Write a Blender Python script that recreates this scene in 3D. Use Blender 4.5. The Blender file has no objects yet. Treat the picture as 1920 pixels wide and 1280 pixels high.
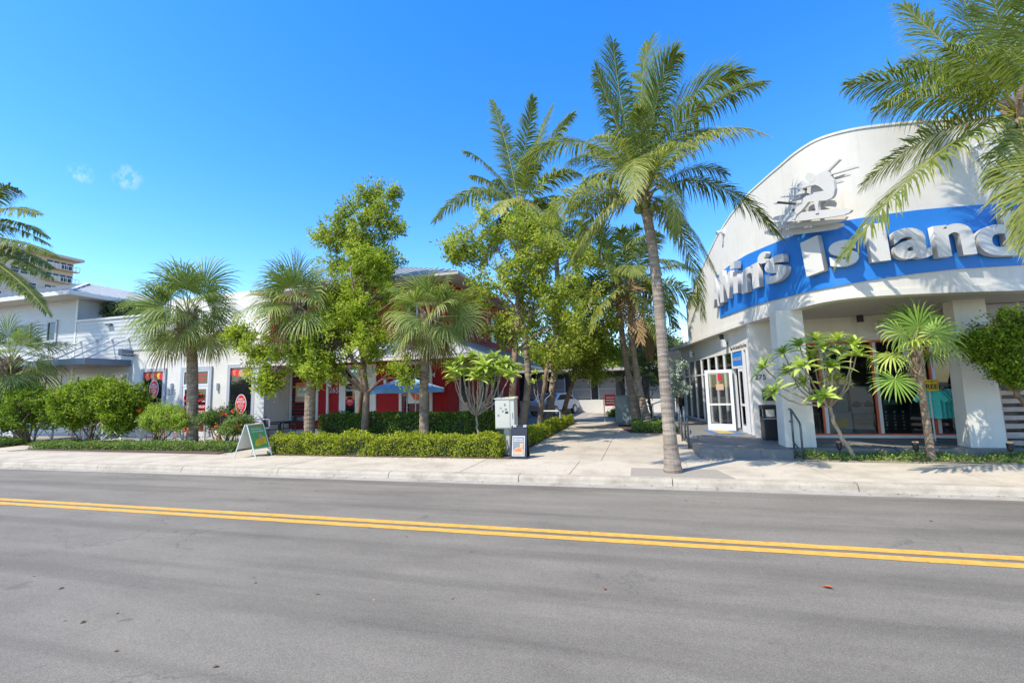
import bpy, bmesh, math
import numpy as np
from mathutils import Vector, Matrix

# ------------------------------------------------------------------ camera
scene = bpy.context.scene
COL = scene.collection
F_PX, W_PX, H_PX = 853.0, 1920.0, 1280.0
CAM_Z = 1.9
YAW, PITCH, ROLL = math.radians(15.5), math.atan(91.0 / 853.0), math.radians(1.5)
_fw = Vector((-math.sin(YAW) * math.cos(PITCH), math.cos(YAW) * math.cos(PITCH), math.sin(PITCH)))
_rt0 = Vector((math.cos(YAW), math.sin(YAW), 0))
_up0 = _rt0.cross(_fw)
_rt = _rt0 * math.cos(ROLL) - _up0 * math.sin(ROLL)
_up = _up0 * math.cos(ROLL) + _rt0 * math.sin(ROLL)
cam_data = bpy.data.cameras.new('camera')
cam = bpy.data.objects.new('camera', cam_data)
COL.objects.link(cam)
cam.matrix_world = Matrix(((_rt.x, _up.x, -_fw.x, 0), (_rt.y, _up.y, -_fw.y, 0), (_rt.z, _up.z, -_fw.z, CAM_Z), (0, 0, 0, 1)))
cam_data.sensor_width = 36.0
cam_data.lens = 36.0 * F_PX / W_PX
cam_data.clip_start, cam_data.clip_end = 0.05, 4000.0
scene.camera = cam

# ------------------------------------------------------------------ sky, sun, exposure
SUN_EL, SUN_AZ = math.radians(56), math.radians(40)     # azimuth: sun stands behind the camera, this far to its left (street frame)
world = bpy.data.worlds.new('World')
scene.world = world
world.use_nodes = True
_nt = world.node_tree
for n in list(_nt.nodes): _nt.nodes.remove(n)
_sky = _nt.nodes.new('ShaderNodeTexSky')
_sky.sky_type = 'NISHITA'
_sky.sun_disc = False
_sky.sun_elevation = SUN_EL
_sky.sun_rotation = math.pi + SUN_AZ
_sky.altitude = 0
_sky.air_density, _sky.dust_density, _sky.ozone_density = 1.0, 0.3, 2.0
_hs = _nt.nodes.new('ShaderNodeHueSaturation')
_hs.inputs['Saturation'].default_value = 1.4
_hs.inputs['Hue'].default_value = 0.507
_hs.inputs['Value'].default_value = 1.0
_bg = _nt.nodes.new('ShaderNodeBackground')
_bg.inputs['Strength'].default_value = 0.15
_out = _nt.nodes.new('ShaderNodeOutputWorld')
_nt.links.new(_sky.outputs[0], _hs.inputs['Color'])
# two small wisps of cirrus, white veils in the sky itself
_tc = _nt.nodes.new('ShaderNodeTexCoord')
_mp = _nt.nodes.new('ShaderNodeMapping'); _mp.inputs['Scale'].default_value = (60, 60, 34)
_nz = _nt.nodes.new('ShaderNodeTexNoise'); _nz.inputs['Scale'].default_value = 1.6; _nz.inputs['Detail'].default_value = 7; _nz.inputs['Roughness'].default_value = .65
_nt.links.new(_tc.outputs['Generated'], _mp.inputs['Vector']); _nt.links.new(_mp.outputs[0], _nz.inputs['Vector'])
_prev = _hs.outputs[0]
for _px, _py, _w in ((152, 326, .99984), (238, 333, .99976)):
    _d = (_rt * ((_px - 960) / F_PX) + _up * ((640 - _py) / F_PX) + _fw).normalized()
    _dot = _nt.nodes.new('ShaderNodeVectorMath'); _dot.operation = 'DOT_PRODUCT'; _dot.inputs[1].default_value = _d
    _nrmz = _nt.nodes.new('ShaderNodeVectorMath'); _nrmz.operation = 'NORMALIZE'
    _nt.links.new(_tc.outputs['Generated'], _nrmz.inputs[0]); _nt.links.new(_nrmz.outputs[0], _dot.inputs[0])
    _mr = _nt.nodes.new('ShaderNodeMapRange'); _mr.inputs['From Min'].default_value = _w; _mr.inputs['From Max'].default_value = 1.0
    _nt.links.new(_dot.outputs['Value'], _mr.inputs['Value'])
    _mu = _nt.nodes.new('ShaderNodeMath'); _mu.operation = 'MULTIPLY'
    _nr = _nt.nodes.new('ShaderNodeMapRange'); _nr.inputs['From Min'].default_value = .42; _nr.inputs['From Max'].default_value = .75; _nr.inputs['To Max'].default_value = .55
    _nt.links.new(_nz.outputs['Fac'], _nr.inputs['Value'])
    _nt.links.new(_mr.outputs[0], _mu.inputs[0]); _nt.links.new(_nr.outputs[0], _mu.inputs[1])
    _mx = _nt.nodes.new('ShaderNodeMix'); _mx.data_type = 'RGBA'
    _nt.links.new(_mu.outputs[0], _mx.inputs[0]); _nt.links.new(_prev, _mx.inputs[6]); _mx.inputs[7].default_value = (3.0, 3.3, 3.8, 1)
    _prev = _mx.outputs[2]
_nt.links.new(_prev, _bg.inputs['Color'])
_nt.links.new(_bg.outputs[0], _out.inputs[0])
sun_data = bpy.data.lights.new('sun', 'SUN')
sun_data.energy = 2.7
sun_data.angle = math.radians(0.5)
sun_data.color = (1.0, 0.94, 0.84)
sun = bpy.data.objects.new('sun', sun_data)
COL.objects.link(sun)
_sd = Vector((math.sin(SUN_AZ) * math.cos(SUN_EL), math.cos(SUN_AZ) * math.cos(SUN_EL), -math.sin(SUN_EL)))
sun.rotation_euler = _sd.to_track_quat('-Z', 'Y').to_euler()
sun.location = (-20, -30, 40)
vs = scene.view_settings
vs.view_transform, vs.look, vs.gamma = 'Standard', 'None', 1.0
vs.exposure = 1.3
try: vs.use_curve_mapping = False
except Exception: pass

# ------------------------------------------------------------------ helpers
rng = np.random.default_rng(7)

def ray(px, py):
    return _rt * ((px - 960) / F_PX) + _up * ((640 - py) / F_PX) + _fw
def at(px, py, Y):
    d = ray(px, py); t = Y / d.y
    return Vector((d.x * t, Y, CAM_Z + d.z * t))
def onz(px, py, z):
    d = ray(px, py); t = (z - CAM_Z) / d.z
    return Vector((d.x * t, d.y * t, z))
def mpp(Y):                                   # metres per photo pixel at a street distance
    return Y / F_PX * 1.02

def lin(c):
    return tuple((x / 12.92 if x <= .04045 else ((x + .055) / 1.055) ** 2.4) for x in c)
def rgb(r, g, b):
    return lin((r / 255., g / 255., b / 255.))

def tag(o, label=None, cat=None, group=None, kind=None):
    if label: o['label'] = label
    if cat: o['category'] = cat
    if group: o['group'] = group
    if kind: o['kind'] = kind
    return o
def thing(name, label, cat, loc=(0, 0, 0), group=None, rz=0.0):
    o = bpy.data.objects.new(name, None)
    o.empty_display_size = .2
    COL.objects.link(o)
    o.location = loc
    o.rotation_euler = (0, 0, rz)
    return tag(o, label, cat, group)
def copy_tree(o, parent=None):
    c = o.copy(); COL.objects.link(c)
    if parent: c.parent = parent
    for ch in list(o.children): copy_tree(ch, c)
    return c

class MB:
    """collects shapes, becomes one mesh object"""
    def __init__(s): s.v, s.f, s.m = [], [], []
    def add(s, vs, fs, mi=0):
        b = len(s.v)
        s.v += [tuple(x) for x in vs]
        s.f += [tuple(b + i for i in f) for f in fs]
        s.m += [mi] * len(fs)
        return s
    def box(s, x0, x1, y0, y1, z0, z1, mi=0):
        return s.add([(x0, y0, z0), (x1, y0, z0), (x1, y1, z0), (x0, y1, z0), (x0, y0, z1), (x1, y0, z1), (x1, y1, z1), (x0, y1, z1)],
                     [(0, 3, 2, 1), (4, 5, 6, 7), (0, 1, 5, 4), (1, 2, 6, 5), (2, 3, 7, 6), (3, 0, 4, 7)], mi)
    def bbox(s, x0, x1, y0, y1, z0, z1, c=.01, mi=0):
        """box with chamfered edges"""
        bm = bmesh.new()
        m = Matrix.Translation(((x0 + x1) / 2, (y0 + y1) / 2, (z0 + z1) / 2)) @ Matrix.Diagonal((x1 - x0, y1 - y0, z1 - z0, 1))
        bmesh.ops.create_cube(bm, size=1, matrix=m)
        bmesh.ops.bevel(bm, geom=list(bm.edges), offset=c, segments=2, affect='EDGES', profile=.6)
        bm.verts.index_update()
        r = s.add([v.co[:] for v in bm.verts], [[v.index for v in f.verts] for f in bm.faces], mi)
        bm.free(); return r
    def hexa(s, p, mi=0):
        """8 points: four of the bottom loop then four of the top loop"""
        return s.add(p, [(0, 3, 2, 1), (4, 5, 6, 7), (0, 1, 5, 4), (1, 2, 6, 5), (2, 3, 7, 6), (3, 0, 4, 7)], mi)
    def prism(s, poly, z0, z1, mi=0):
        n = len(poly)
        vs = [(x, y, z0) for x, y in poly] + [(x, y, z1) for x, y in poly]
        fs = [tuple(range(n))[::-1], tuple(range(n, 2 * n))] + [(i, (i + 1) % n, n + (i + 1) % n, n + i) for i in range(n)]
        return s.add(vs, fs, mi)
    def slab(s, pts, d, mi=0):
        """planar polygon in 3-D extruded by vector d"""
        n = len(pts); d = Vector(d)
        vs = [Vector(p) for p in pts]; vs = vs + [p + d for p in vs]
        fs = [tuple(range(n))[::-1], tuple(range(n, 2 * n))] + [(i, (i + 1) % n, n + (i + 1) % n, n + i) for i in range(n)]
        return s.add(vs, fs, mi)
    def tube(s, pts, r, n=8, mi=0, cap=True):
        pts = [Vector(p) for p in pts]
        if not hasattr(r, '__len__'): r = [r] * len(pts)
        ref = None; vs = []; fs = []
        for i, p in enumerate(pts):
            t = (pts[min(i + 1, len(pts) - 1)] - pts[max(i - 1, 0)]).normalized()
            if ref is None:
                ref = t.orthogonal().normalized()
            ref = (ref - t * ref.dot(t))
            ref = ref.normalized() if ref.length > 1e-6 else t.orthogonal().normalized()
            b = t.cross(ref)
            for k in range(n):
                a = 2 * math.pi * k / n
                vs.append(p + (ref * math.cos(a) + b * math.sin(a)) * r[i])
        for i in range(len(pts) - 1):
            for k in range(n):
                k2 = (k + 1) % n
                fs.append((i * n + k, i * n + k2, (i + 1) * n + k2, (i + 1) * n + k))
        if cap:
            fs.append(tuple(range(n))[::-1]); fs.append(tuple((len(pts) - 1) * n + k for k in range(n)))
        return s.add(vs, fs, mi)
    def lathe(s, prof, c=(0, 0), n=20, mi=0):
        """prof: (r, z) list"""
        vs = [(c[0] + r * math.cos(2 * math.pi * k / n), c[1] + r * math.sin(2 * math.pi * k / n), z) for r, z in prof for k in range(n)]
        fs = [(i * n + k, i * n + (k + 1) % n, (i + 1) * n + (k + 1) % n, (i + 1) * n + k) for i in range(len(prof) - 1) for k in range(n)]
        fs += [tuple(range(n))[::-1], tuple((len(prof) - 1) * n + k for k in range(n))]
        return s.add(vs, fs, mi)
    def build(s, name, mat, parent=None, smooth=False, world=True):
        me = bpy.data.meshes.new(name)
        me.from_pydata(s.v, [], s.f)
        mats = mat if isinstance(mat, (list, tuple)) else [mat]
        for m in mats: me.materials.append(m)
        if len(mats) > 1: me.polygons.foreach_set('material_index', s.m)
        if smooth: me.polygons.foreach_set('use_smooth', [True] * len(me.polygons))
        me.update()
        o = bpy.data.objects.new(name, me)
        COL.objects.link(o)
        if parent is not None:
            o.parent = parent
            if world: o.location = -Vector(root_of(parent).location)
            if world and parent.parent is not None: o.location = (0, 0, 0)
        return o
def root_of(o):
    while o.parent is not None: o = o.parent
    return o
def structure(o):
    o['kind'] = 'structure'; return o

# ------------------------------------------------------------------ materials
def new_mat(name):
    m = bpy.data.materials.new(name); m.use_nodes = True
    nt = m.node_tree
    return m, nt, nt.nodes['Principled BSDF']
def N(nt, t, **kw):
    n = nt.nodes.new(t)
    for k, v in kw.items():
        if k in n.inputs: n.inputs[k].default_value = v
        else: setattr(n, k, v)
    return n
def coords(nt, scale=(1, 1, 1)):
    g = nt.nodes.new('ShaderNodeNewGeometry')
    mp = nt.nodes.new('ShaderNodeMapping'); mp.inputs['Scale'].default_value = scale
    nt.links.new(g.outputs['Position'], mp.inputs['Vector'])
    return mp.outputs[0]
def noise(nt, vec, scale, detail=4, rough=.6):
    n = N(nt, 'ShaderNodeTexNoise'); n.inputs['Scale'].default_value = scale
    n.inputs['Detail'].default_value = detail; n.inputs['Roughness'].default_value = rough
    nt.links.new(vec, n.inputs['Vector']); return n.outputs['Fac']
def ramp(nt, fac, stops):
    r = nt.nodes.new('ShaderNodeValToRGB')
    els = r.color_ramp.elements
    while len(els) < len(stops): els.new(.5)
    for e, (p, c) in zip(els, stops):
        e.position = p; e.color = (c[0], c[1], c[2], 1) if hasattr(c, '__len__') else (c, c, c, 1)
    nt.links.new(fac, r.inputs[0]); return r.outputs[0]
def mixc(nt, a, b, fac, mode='MIX'):
    n = nt.nodes.new('ShaderNodeMix'); n.data_type = 'RGBA'; n.blend_type = mode
    for sock, val in ((n.inputs[6], a), (n.inputs[7], b), (n.inputs[0], fac)):
        if hasattr(val, 'is_output'): nt.links.new(val, sock)
        elif hasattr(val, '__len__'): sock.default_value = (*val[:3], 1)
        else: sock.default_value = val
    return n.outputs[2]
def bump(nt, b, h, strength=.3, dist=.01):
    n = nt.nodes.new('ShaderNodeBump'); n.inputs['Strength'].default_value = strength; n.inputs['Distance'].default_value = dist
    nt.links.new(h, n.inputs['Height']); nt.links.new(n.outputs[0], b.inputs['Normal'])

def paint(name, col, rough=.5, var=.06, scale=3., bmp=0., bscale=60., metallic=0., spec=.5, grime=0.):
    """a painted or plain surface with faint unevenness and dirt"""
    m, nt, b = new_mat(name)
    v = coords(nt)
    f = noise(nt, v, scale, 5)
    c = ramp(nt, f, [(.25, tuple(x * (1 - var) for x in col)), (.75, tuple(min(1, x * (1 + var)) for x in col))])
    if grime > 0:
        v2 = coords(nt, (6, 6, .5))
        g = ramp(nt, noise(nt, v2, 1.3, 6, .7), [(.52, 0.), (.78, grime)])
        c = mixc(nt, c, tuple(x * .45 for x in col), g)
    nt.links.new(c, b.inputs['Base Color'])
    b.inputs['Roughness'].default_value = rough; b.inputs['Metallic'].default_value = metallic
    b.inputs['Specular IOR Level'].default_value = spec
    if bmp > 0: bump(nt, b, noise(nt, v, bscale, 3), bmp, .006)
    return m
def plain(name, col, rough=.5, metallic=0., emit=0.):
    m, nt, b = new_mat(name)
    b.inputs['Base Color'].default_value = (*col, 1); b.inputs['Roughness'].default_value = rough; b.inputs['Metallic'].default_value = metallic
    if emit > 0:
        b.inputs['Emission Color'].default_value = (*col, 1); b.inputs['Emission Strength'].default_value = emit
    return m

M = {}
def asphalt():
    m, nt, b = new_mat('asphalt')
    v = coords(nt)
    fine = noise(nt, v, 160, 3, .75)
    vo = N(nt, 'ShaderNodeTexVoronoi'); vo.inputs['Scale'].default_value = 95; nt.links.new(v, vo.inputs['Vector'])
    c = ramp(nt, fine, [(.28, (.085, .073, .056)), (.5, (.195, .17, .13)), (.74, (.4, .35, .27))])
    c = mixc(nt, c, ramp(nt, vo.outputs['Color'], [(.0, .7), (1., 1.25)]), .8, 'MULTIPLY')
    big = ramp(nt, noise(nt, coords(nt, (.35, 1.0, 1)), .9, 6, .65), [(.28, .72), (.5, 1.0), (.72, 1.2)])
    c = mixc(nt, c, big, 1., 'MULTIPLY')
    tyre = ramp(nt, noise(nt, coords(nt, (.05, 1.6, 1)), 1.1, 4, .6), [(.46, 1.), (.62, .74), (.7, .7)])
    c = mixc(nt, c, tyre, .8, 'MULTIPLY')
    spots = ramp(nt, noise(nt, v, 3.3, 2, .4), [(.735, 1.), (.76, .55)])
    c = mixc(nt, c, spots, .75, 'MULTIPLY')
    # hairline cracks, only in places
    cv = N(nt, 'ShaderNodeTexVoronoi'); cv.feature = 'DISTANCE_TO_EDGE'; cv.inputs['Scale'].default_value = .55
    wv = N(nt, 'ShaderNodeVectorMath'); wv.operation = 'ADD'
    nv_ = N(nt, 'ShaderNodeTexNoise'); nv_.inputs['Scale'].default_value = 2.2; nv_.inputs['Detail'].default_value = 6
    nt.links.new(v, nv_.inputs['Vector']); nt.links.new(v, wv.inputs[0]); nt.links.new(nv_.outputs['Color'], wv.inputs[1]); nt.links.new(wv.outputs[0], cv.inputs['Vector'])
    crack = ramp(nt, cv.outputs['Distance'], [(.0, 1.), (.0035, 1.), (.007, 0.)])
    where = ramp(nt, noise(nt, v, .35, 3), [(.5, 0.), (.62, .55)])
    c = mixc(nt, c, (.05, .046, .042), mixc(nt, crack, where, 1., 'MULTIPLY'))
    scuff = ramp(nt, noise(nt, coords(nt, (.9, 9, 1)), 1.4, 5, .7), [(.66, 0.), (.78, .35)])
    c = mixc(nt, c, (.34, .32, .295), scuff)
    drip = ramp(nt, noise(nt, v, 1.3, 3, .5), [(.7, 0.), (.77, .45)])
    c = mixc(nt, c, (.075, .07, .066), drip)
    nt.links.new(c, b.inputs['Base Color'])
    b.inputs['Roughness'].default_value = .82
    b.inputs['Specular IOR Level'].default_value = .35
    bump(nt, b, fine, .7, .008)
    return m
def concrete(name, col, stain=.35, scale=1.4, rough=.8):
    m, nt, b = new_mat(name)
    v = coords(nt)
    c = ramp(nt, noise(nt, v, 45, 4, .7), [(.3, tuple(x * .88 for x in col)), (.7, tuple(min(1, x * 1.06) for x in col))])
    s = ramp(nt, noise(nt, v, scale, 7, .68), [(.44, 0.), (.78, stain)])
    c = mixc(nt, c, tuple(x * y for x, y in zip(col, (.5, .47, .42))), s)
    s2 = ramp(nt, noise(nt, coords(nt, (1, 1, 1)), 11, 3, .6), [(.64, 0.), (.7, stain * .7)])
    c = mixc(nt, c, tuple(x * .4 for x in col), s2)
    nt.links.new(c, b.inputs['Base Color']); b.inputs['Roughness'].default_value = rough
    bump(nt, b, noise(nt, v, 120, 3, .7), .25, .004)
    return m
M['asphalt'] = asphalt()
M['concrete'] = concrete('pale_concrete', (.5, .43, .325), .75)
M['walk'] = concrete('walk_concrete', (.45, .385, .29), .7, 1.0)
M['kerb'] = concrete('kerb_concrete', (.42, .36, .27), .9, 2.2)
M['gutter'] = concrete('gutter_concrete', (.33, .295, .24), .8, 1.8)
M['patio'] = concrete('patio_concrete', (.32, .285, .235), .4)
M['granite'] = concrete('grey_tile', (.18, .172, .155), .3, 2.0, .6)
M['pebble'] = concrete('exposed_aggregate', (.31, .27, .215), .5, 30, .85)
M['yellow_line'] = paint('yellow_line', (.6, .32, .05), .8, .16, 9, .4, 160, grime=.8)
M['white_stucco'] = paint('white_stucco', (.67, .63, .545), .85, .05, 2, .2, 70, grime=.22, spec=.2)
M['beige_stucco'] = paint('beige_stucco', (.66, .6, .5), .8, .04, 2, .15, 90)
M['white_paint'] = paint('white_paint', (.64, .62, .57), .45, .03, 3)
M['siding'] = paint('pale_siding', (.49, .49, .475), .5, .04, 2)
M['trim'] = paint('cream_trim', (.66, .62, .56), .5, .04, 3)
M['grey_trim'] = paint('grey_trim', (.4, .41, .43), .5, .05, 3)
M['red'] = paint('red_siding', (.36, .01, .012), .6, .15, 3, spec=.2)
M['red_rough'] = paint('red_upper', (.38, .035, .022), .7, .15, 5, spec=.15)
M['metal_roof'] = paint('pale_metal_roof', (.42, .42, .4), .5, .06, 2, metallic=.0, grime=.12)
M['soffit'] = paint('grey_soffit', (.48, .44, .37), .6, .04, 2)
M['canopy'] = paint('grey_canopy', (.2, .23, .27), .5, .08, 2)
M['shop_blue'] = paint('sign_blue', (.016, .18, .56), .5, .05, 2)
M['letter'] = paint('letter_grey', (.62, .6, .55), .5, .03, 3)
M['letter_side'] = paint('letter_edge', (.54, .52, .47), .5, .03, 3)
M['relief'] = paint('relief_white', (.56, .54, .5), .5, .03, 3)
M['dark_steel'] = paint('dark_steel', (.1, .125, .14), .4, .1, 8, metallic=.4)
M['black'] = paint('black_plastic', (.018, .018, .02), .4, .15, 6)
M['white_metal'] = paint('white_metal', (.66, .65, .63), .4, .04, 5)
M['red_metal'] = paint('red_metal', (.5, .02, .02), .4, .1, 5)
M['orange'] = paint('orange_trim', (.62, .1, .035), .5, .08, 5)
M['umbrella'] = paint('blue_canvas', (.2, .42, .68), .8, .08, 3, .2, 200)
M['wood'] = paint('pallet_wood', (.42, .27, .15), .7, .2, 6, .2, 40)
M['mulch'] = paint('brown_mulch', (.1, .055, .035), .95, .45, 30, 1., 50)
M['soil'] = paint('sandy_soil', (.25, .2, .13), .95, .3, 12, .6, 40)
M['box_beige'] = paint('utility_beige', (.5, .48, .39), .5, .03, 4, grime=.08)
M['highrise'] = paint('tan_wall', (.56, .47, .37), .8, .04, .2)
M['panel_grey'] = paint('grey_shutter', (.33, .32, .31), .6, .06, 2)
M['ply'] = paint('shirt_teal', (.08, .5, .46), .9, .12, 12)
def glass_dark():
    m, nt, b = new_mat('dark_glass')
    v = coords(nt)
    c = ramp(nt, noise(nt, v, .9, 4, .6), [(.35, (.006, .007, .008)), (.7, (.02, .022, .026))])
    nt.links.new(c, b.inputs['Base Color'])
    b.inputs['Roughness'].default_value = .04
    b.inputs['Specular IOR Level'].default_value = .6
    return m
M['glass'] = glass_dark()
def shop_glass():
    m, nt, b = new_mat('shop_glass')
    nt.nodes.remove(b)
    o = nt.nodes['Material Output']
    tr = N(nt, 'ShaderNodeBsdfTransparent'); tr.inputs[0].default_value = (.72, .75, .75, 1)
    gl = N(nt, 'ShaderNodeBsdfGlossy'); gl.inputs['Roughness'].default_value = .015
    fr = N(nt, 'ShaderNodeFresnel'); fr.inputs[0].default_value = 1.6
    mx = N(nt, 'ShaderNodeMixShader')
    nt.links.new(fr.outputs[0], mx.inputs[0]); nt.links.new(tr.outputs[0], mx.inputs[1]); nt.links.new(gl.outputs[0], mx.inputs[2])
    nt.links.new(mx.outputs[0], o.inputs[0])
    return m
M['shop_glass'] = shop_glass()

def leaf_mat(name, dark, mid, light, trans=.35, rough=.5):
    """foliage: each leaf has its own tint value"""
    m, nt, b = new_mat(name)
    a = N(nt, 'ShaderNodeAttribute'); a.attribute_name = 'tint'
    c = ramp(nt, a.outputs['Fac'], [(0., dark), (.5, mid), (1., light)])
    nt.links.new(c, b.inputs['Base Color'])
    b.inputs['Roughness'].default_value = rough
    b.inputs['Specular IOR Level'].default_value = .22
    t = N(nt, 'ShaderNodeBsdfTranslucent')
    c2 = mixc(nt, c, (1.0, 1.15, .45), .6, 'MULTIPLY')
    nt.links.new(c2, t.inputs[0])
    mx = N(nt, 'ShaderNodeMixShader'); mx.inputs[0].default_value = trans
    nt.links.new(b.outputs[0], mx.inputs[1]); nt.links.new(t.outputs[0], mx.inputs[2])
    nt.links.new(mx.outputs[0], nt.nodes['Material Output'].inputs[0])
    return m
M['coco'] = leaf_mat('coconut_leaf', (.075, .115, .02), (.2, .24, .045), (.46, .43, .11), .42)
M['sabal'] = leaf_mat('sabal_leaf', (.09, .14, .03), (.22, .28, .065), (.48, .48, .16), .38)
M['thatch'] = leaf_mat('thatch_leaf', (.09, .19, .03), (.24, .38, .06), (.55, .6, .15), .4)
M['dead'] = leaf_mat('dead_frond', (.12, .07, .03), (.27, .17, .08), (.4, .29, .15), .2, .8)
M['leaf_bright'] = leaf_mat('bright_leaf', (.13, .185, .016), (.33, .41, .035), (.6, .6, .09), .48)
M['leaf_olive'] = leaf_mat('olive_leaf', (.13, .175, .02), (.31, .37, .045), (.56, .57, .1), .5)
M['leaf_dark'] = leaf_mat('dark_leaf', (.04, .09, .012), (.12, .2, .024), (.27, .37, .045), .4)
M['leaf_bush'] = leaf_mat('bush_leaf', (.045, .1, .008), (.17, .26, .015), (.46, .52, .04), .36)
M['leaf_yellow'] = leaf_mat('yellow_green_leaf', (.14, .24, .02), (.33, .45, .045), (.6, .66, .1), .35)
M['leaf_hedge'] = leaf_mat('hedge_leaf', (.12, .18, .012), (.34, .39, .025), (.66, .62, .07), .42)
M['leaf_cover'] = leaf_mat('cover_leaf', (.07, .125, .025), (.18, .27, .05), (.4, .48, .12), .35)
M['leaf_plumeria'] = leaf_mat('plumeria_leaf', (.22, .32, .04), (.42, .52, .09), (.62, .66, .2), .35, .4)
M['leaf_silver'] = leaf_mat('silver_leaf', (.2, .27, .2), (.36, .42, .33), (.55, .6, .5), .2, .6)
M['leaf_grey'] = leaf_mat('grey_green_leaf', (.07, .11, .05), (.16, .21, .1), (.3, .35, .18), .3)
M['flower'] = leaf_mat('red_flower', (.5, .04, .015), (.65, .08, .02), (.75, .2, .05), .2)
def bark(name, a, b_, zs=7.0, xs=1.2, strength=.8):
    m, nt, b = new_mat(name)
    v = coords(nt, (xs, xs, zs))
    f = noise(nt, v, 2.2, 6, .7)
    c = ramp(nt, f, [(.3, a), (.68, b_)])
    c = mixc(nt, c, ramp(nt, noise(nt, coords(nt), 2.5, 4), [(.4, .8), (.7, 1.15)]), 1., 'MULTIPLY')
    nt.links.new(c, b.inputs['Base Color']); b.inputs['Roughness'].default_value = .9
    bump(nt, b, f, strength, .02)
    return m
M['palm_bark'] = bark('palm_bark', (.16, .12, .085), (.42, .335, .25), 9, 1.0)
M['sabal_bark'] = bark('sabal_bark', (.12, .08, .05), (.42, .31, .2), 5, 2.0, 1.)
M['tree_bark'] = bark('tree_bark', (.1, .06, .035), (.3, .2, .12), 1.5, 4.)
M['twig'] = bark('twig_bark', (.08, .055, .035), (.2, .15, .1), 1.5, 4.)
M['pl_bark'] = bark('plumeria_bark', (.22, .17, .11), (.42, .35, .24), 2, 3., .4)
# ================================================================== the ground
Z_WALK, Z_PLAT = .15, .34
g = structure(MB().add([(-900, -300, -.06), (900, -300, -.06), (900, 1500, -.06), (-900, 1500, -.06)], [(0, 1, 2, 3)]).build('ground', M['soil']))
road = structure(MB().box(-120, 90, -14, 9.06, -.05, 0).build('road', M['asphalt']))
for y0, y1 in ((5.94, 6.085), (6.175, 6.32)):
    # slightly uneven edges, thick paint
    n = 420; xs = np.linspace(-70, 40, n); mb = MB()
    e0 = y0 + rng.normal(0, .003, n); e1 = y1 + rng.normal(0, .003, n)
    vs_ = [(x, a, .004) for x, a in zip(xs, e0)] + [(x, a, .004) for x, a in zip(xs, e1)]
    mb.add(vs_, [(i, i + 1, n + i + 1, n + i) for i in range(n - 1)])
    mb.build('painted_line', M['yellow_line'], road)
gut = structure(MB().add([(-120, 9.06, 0.004), (90, 9.06, .004), (90, 9.27, .03), (-120, 9.27, .03), (-120, 9.06, -.05), (90, 9.06, -.05)], [(0, 1, 2, 3), (4, 5, 1, 0)]).build('gutter', M['gutter']))
kerb = bpy.data.objects.new('kerb', None); COL.objects.link(kerb); structure(kerb)
def kerb_mesh(L):
    prof = [(9.23, .0), (9.25, .05), (9.265, .105), (9.285, .138), (9.32, .152), (9.48, .156), (9.48, -.05), (9.23, -.05)]
    n = len(prof); m = MB()
    m.add([(0, y, z) for y, z in prof] + [(L, y, z) for y, z in prof], [tuple(range(n)), tuple(range(n, 2 * n))[::-1]] + [(i, n + i, n + (i + 1) % n, (i + 1) % n) for i in range(n)])
    return m
x = -66.0; k0 = None
while x < 30:
    if k0 is None:
        k0 = kerb_mesh(2.985).build('kerb_stone', M['kerb'], kerb); k = k0
    else:
        k = k0.copy(); COL.objects.link(k)
    k.location = (x + .5, 0, rng.normal(0, .0015)); x += 3.0
sidewalk = structure(MB().box(-120, 90, 9.4, 30, -.05, .132).build('sidewalk', M['patio']))
def slab_piece(parent, x0, x1, y0, y1, z=Z_WALK, name='slab', mat='concrete', gap=.006):
    return MB().bbox(x0 + gap, x1 - gap, y0 + gap, y1 - gap, z - .06, z + float(rng.normal(0, .0012)), .006).build(name, M[mat], parent)
xs_ = list(np.arange(-60, 24.1, 2.4) + .9)
for a, b in zip(xs_[:-1], xs_[1:]):
    y1 = 11.42 if b < 1.5 else 11.72
    slab_piece(sidewalk, a, b, 9.485, y1)
# tree pit of exposed pebbles by the kerb, and the driveway patch
pit = structure(MB().prism([(-.28, 9.5), (1.62, 9.5), (1.42, 10.45), (-.28, 10.45)], .1, Z_WALK + .004).build('tree_pit', M['pebble']))
# walkway leading back between the buildings
walkway = structure(MB().box(-3.3, 1.3, 11.42, 36, -.05, .134).build('walkway', M['patio']))
ys_ = [11.42, 13.7, 16.2, 18.7, 21.4, 24.2, 27.2, 30.4, 34.0]
for a, b in zip(ys_[:-1], ys_[1:]):
    for c, d in ((-3.3, -1.0), (-1.0, 1.3)):
        slab_piece(walkway, c, d, a, b, mat='walk')
patio = structure(MB().box(-70, -3.3, 13.0, 34, -.05, .142).build('patio', M['patio']))
drive = structure(MB().prism([(-24.3, 11.42), (-22.6, 11.42), (-22.4, 14.2), (-25.2, 14.2)], .1, Z_WALK + .003).build('side_path', M['concrete']))
drive2 = structure(MB().prism([(-12.45, 11.42), (-11.05, 11.42), (-11.2, 15.5), (-14.2, 15.5)], .1, Z_WALK + .003).build('shop_path', M['concrete']))
# planting beds
def bed(name, poly, mat='mulch', z=.165):
    return structure(MB().prism(poly, .08, z).build(name, M[mat]))
bed('planting_bed', [(-11.0, 11.43), (-3.32, 11.43), (-3.32, 25), (-4.4, 25), (-4.4, 14.1), (-11.1, 14.1)])
bed('planting_bed', [(-22.5, 11.9), (-12.9, 11.55), (-13.4, 14.3), (-22.3, 14.3)])
bed('planting_bed', [(-60, 12.2), (-24.6, 11.9), (-25.3, 14.3), (-60, 14.3)])
bed('planting_bed', [(3.42, 11.73), (20, 11.73), (20, 12.55), (3.42, 12.55)], 'soil')
bed('planting_bed', [(-.45, 18.3), (1.28, 17.7), (1.28, 24), (-1.1, 24), (-1.05, 21.2)])

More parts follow.
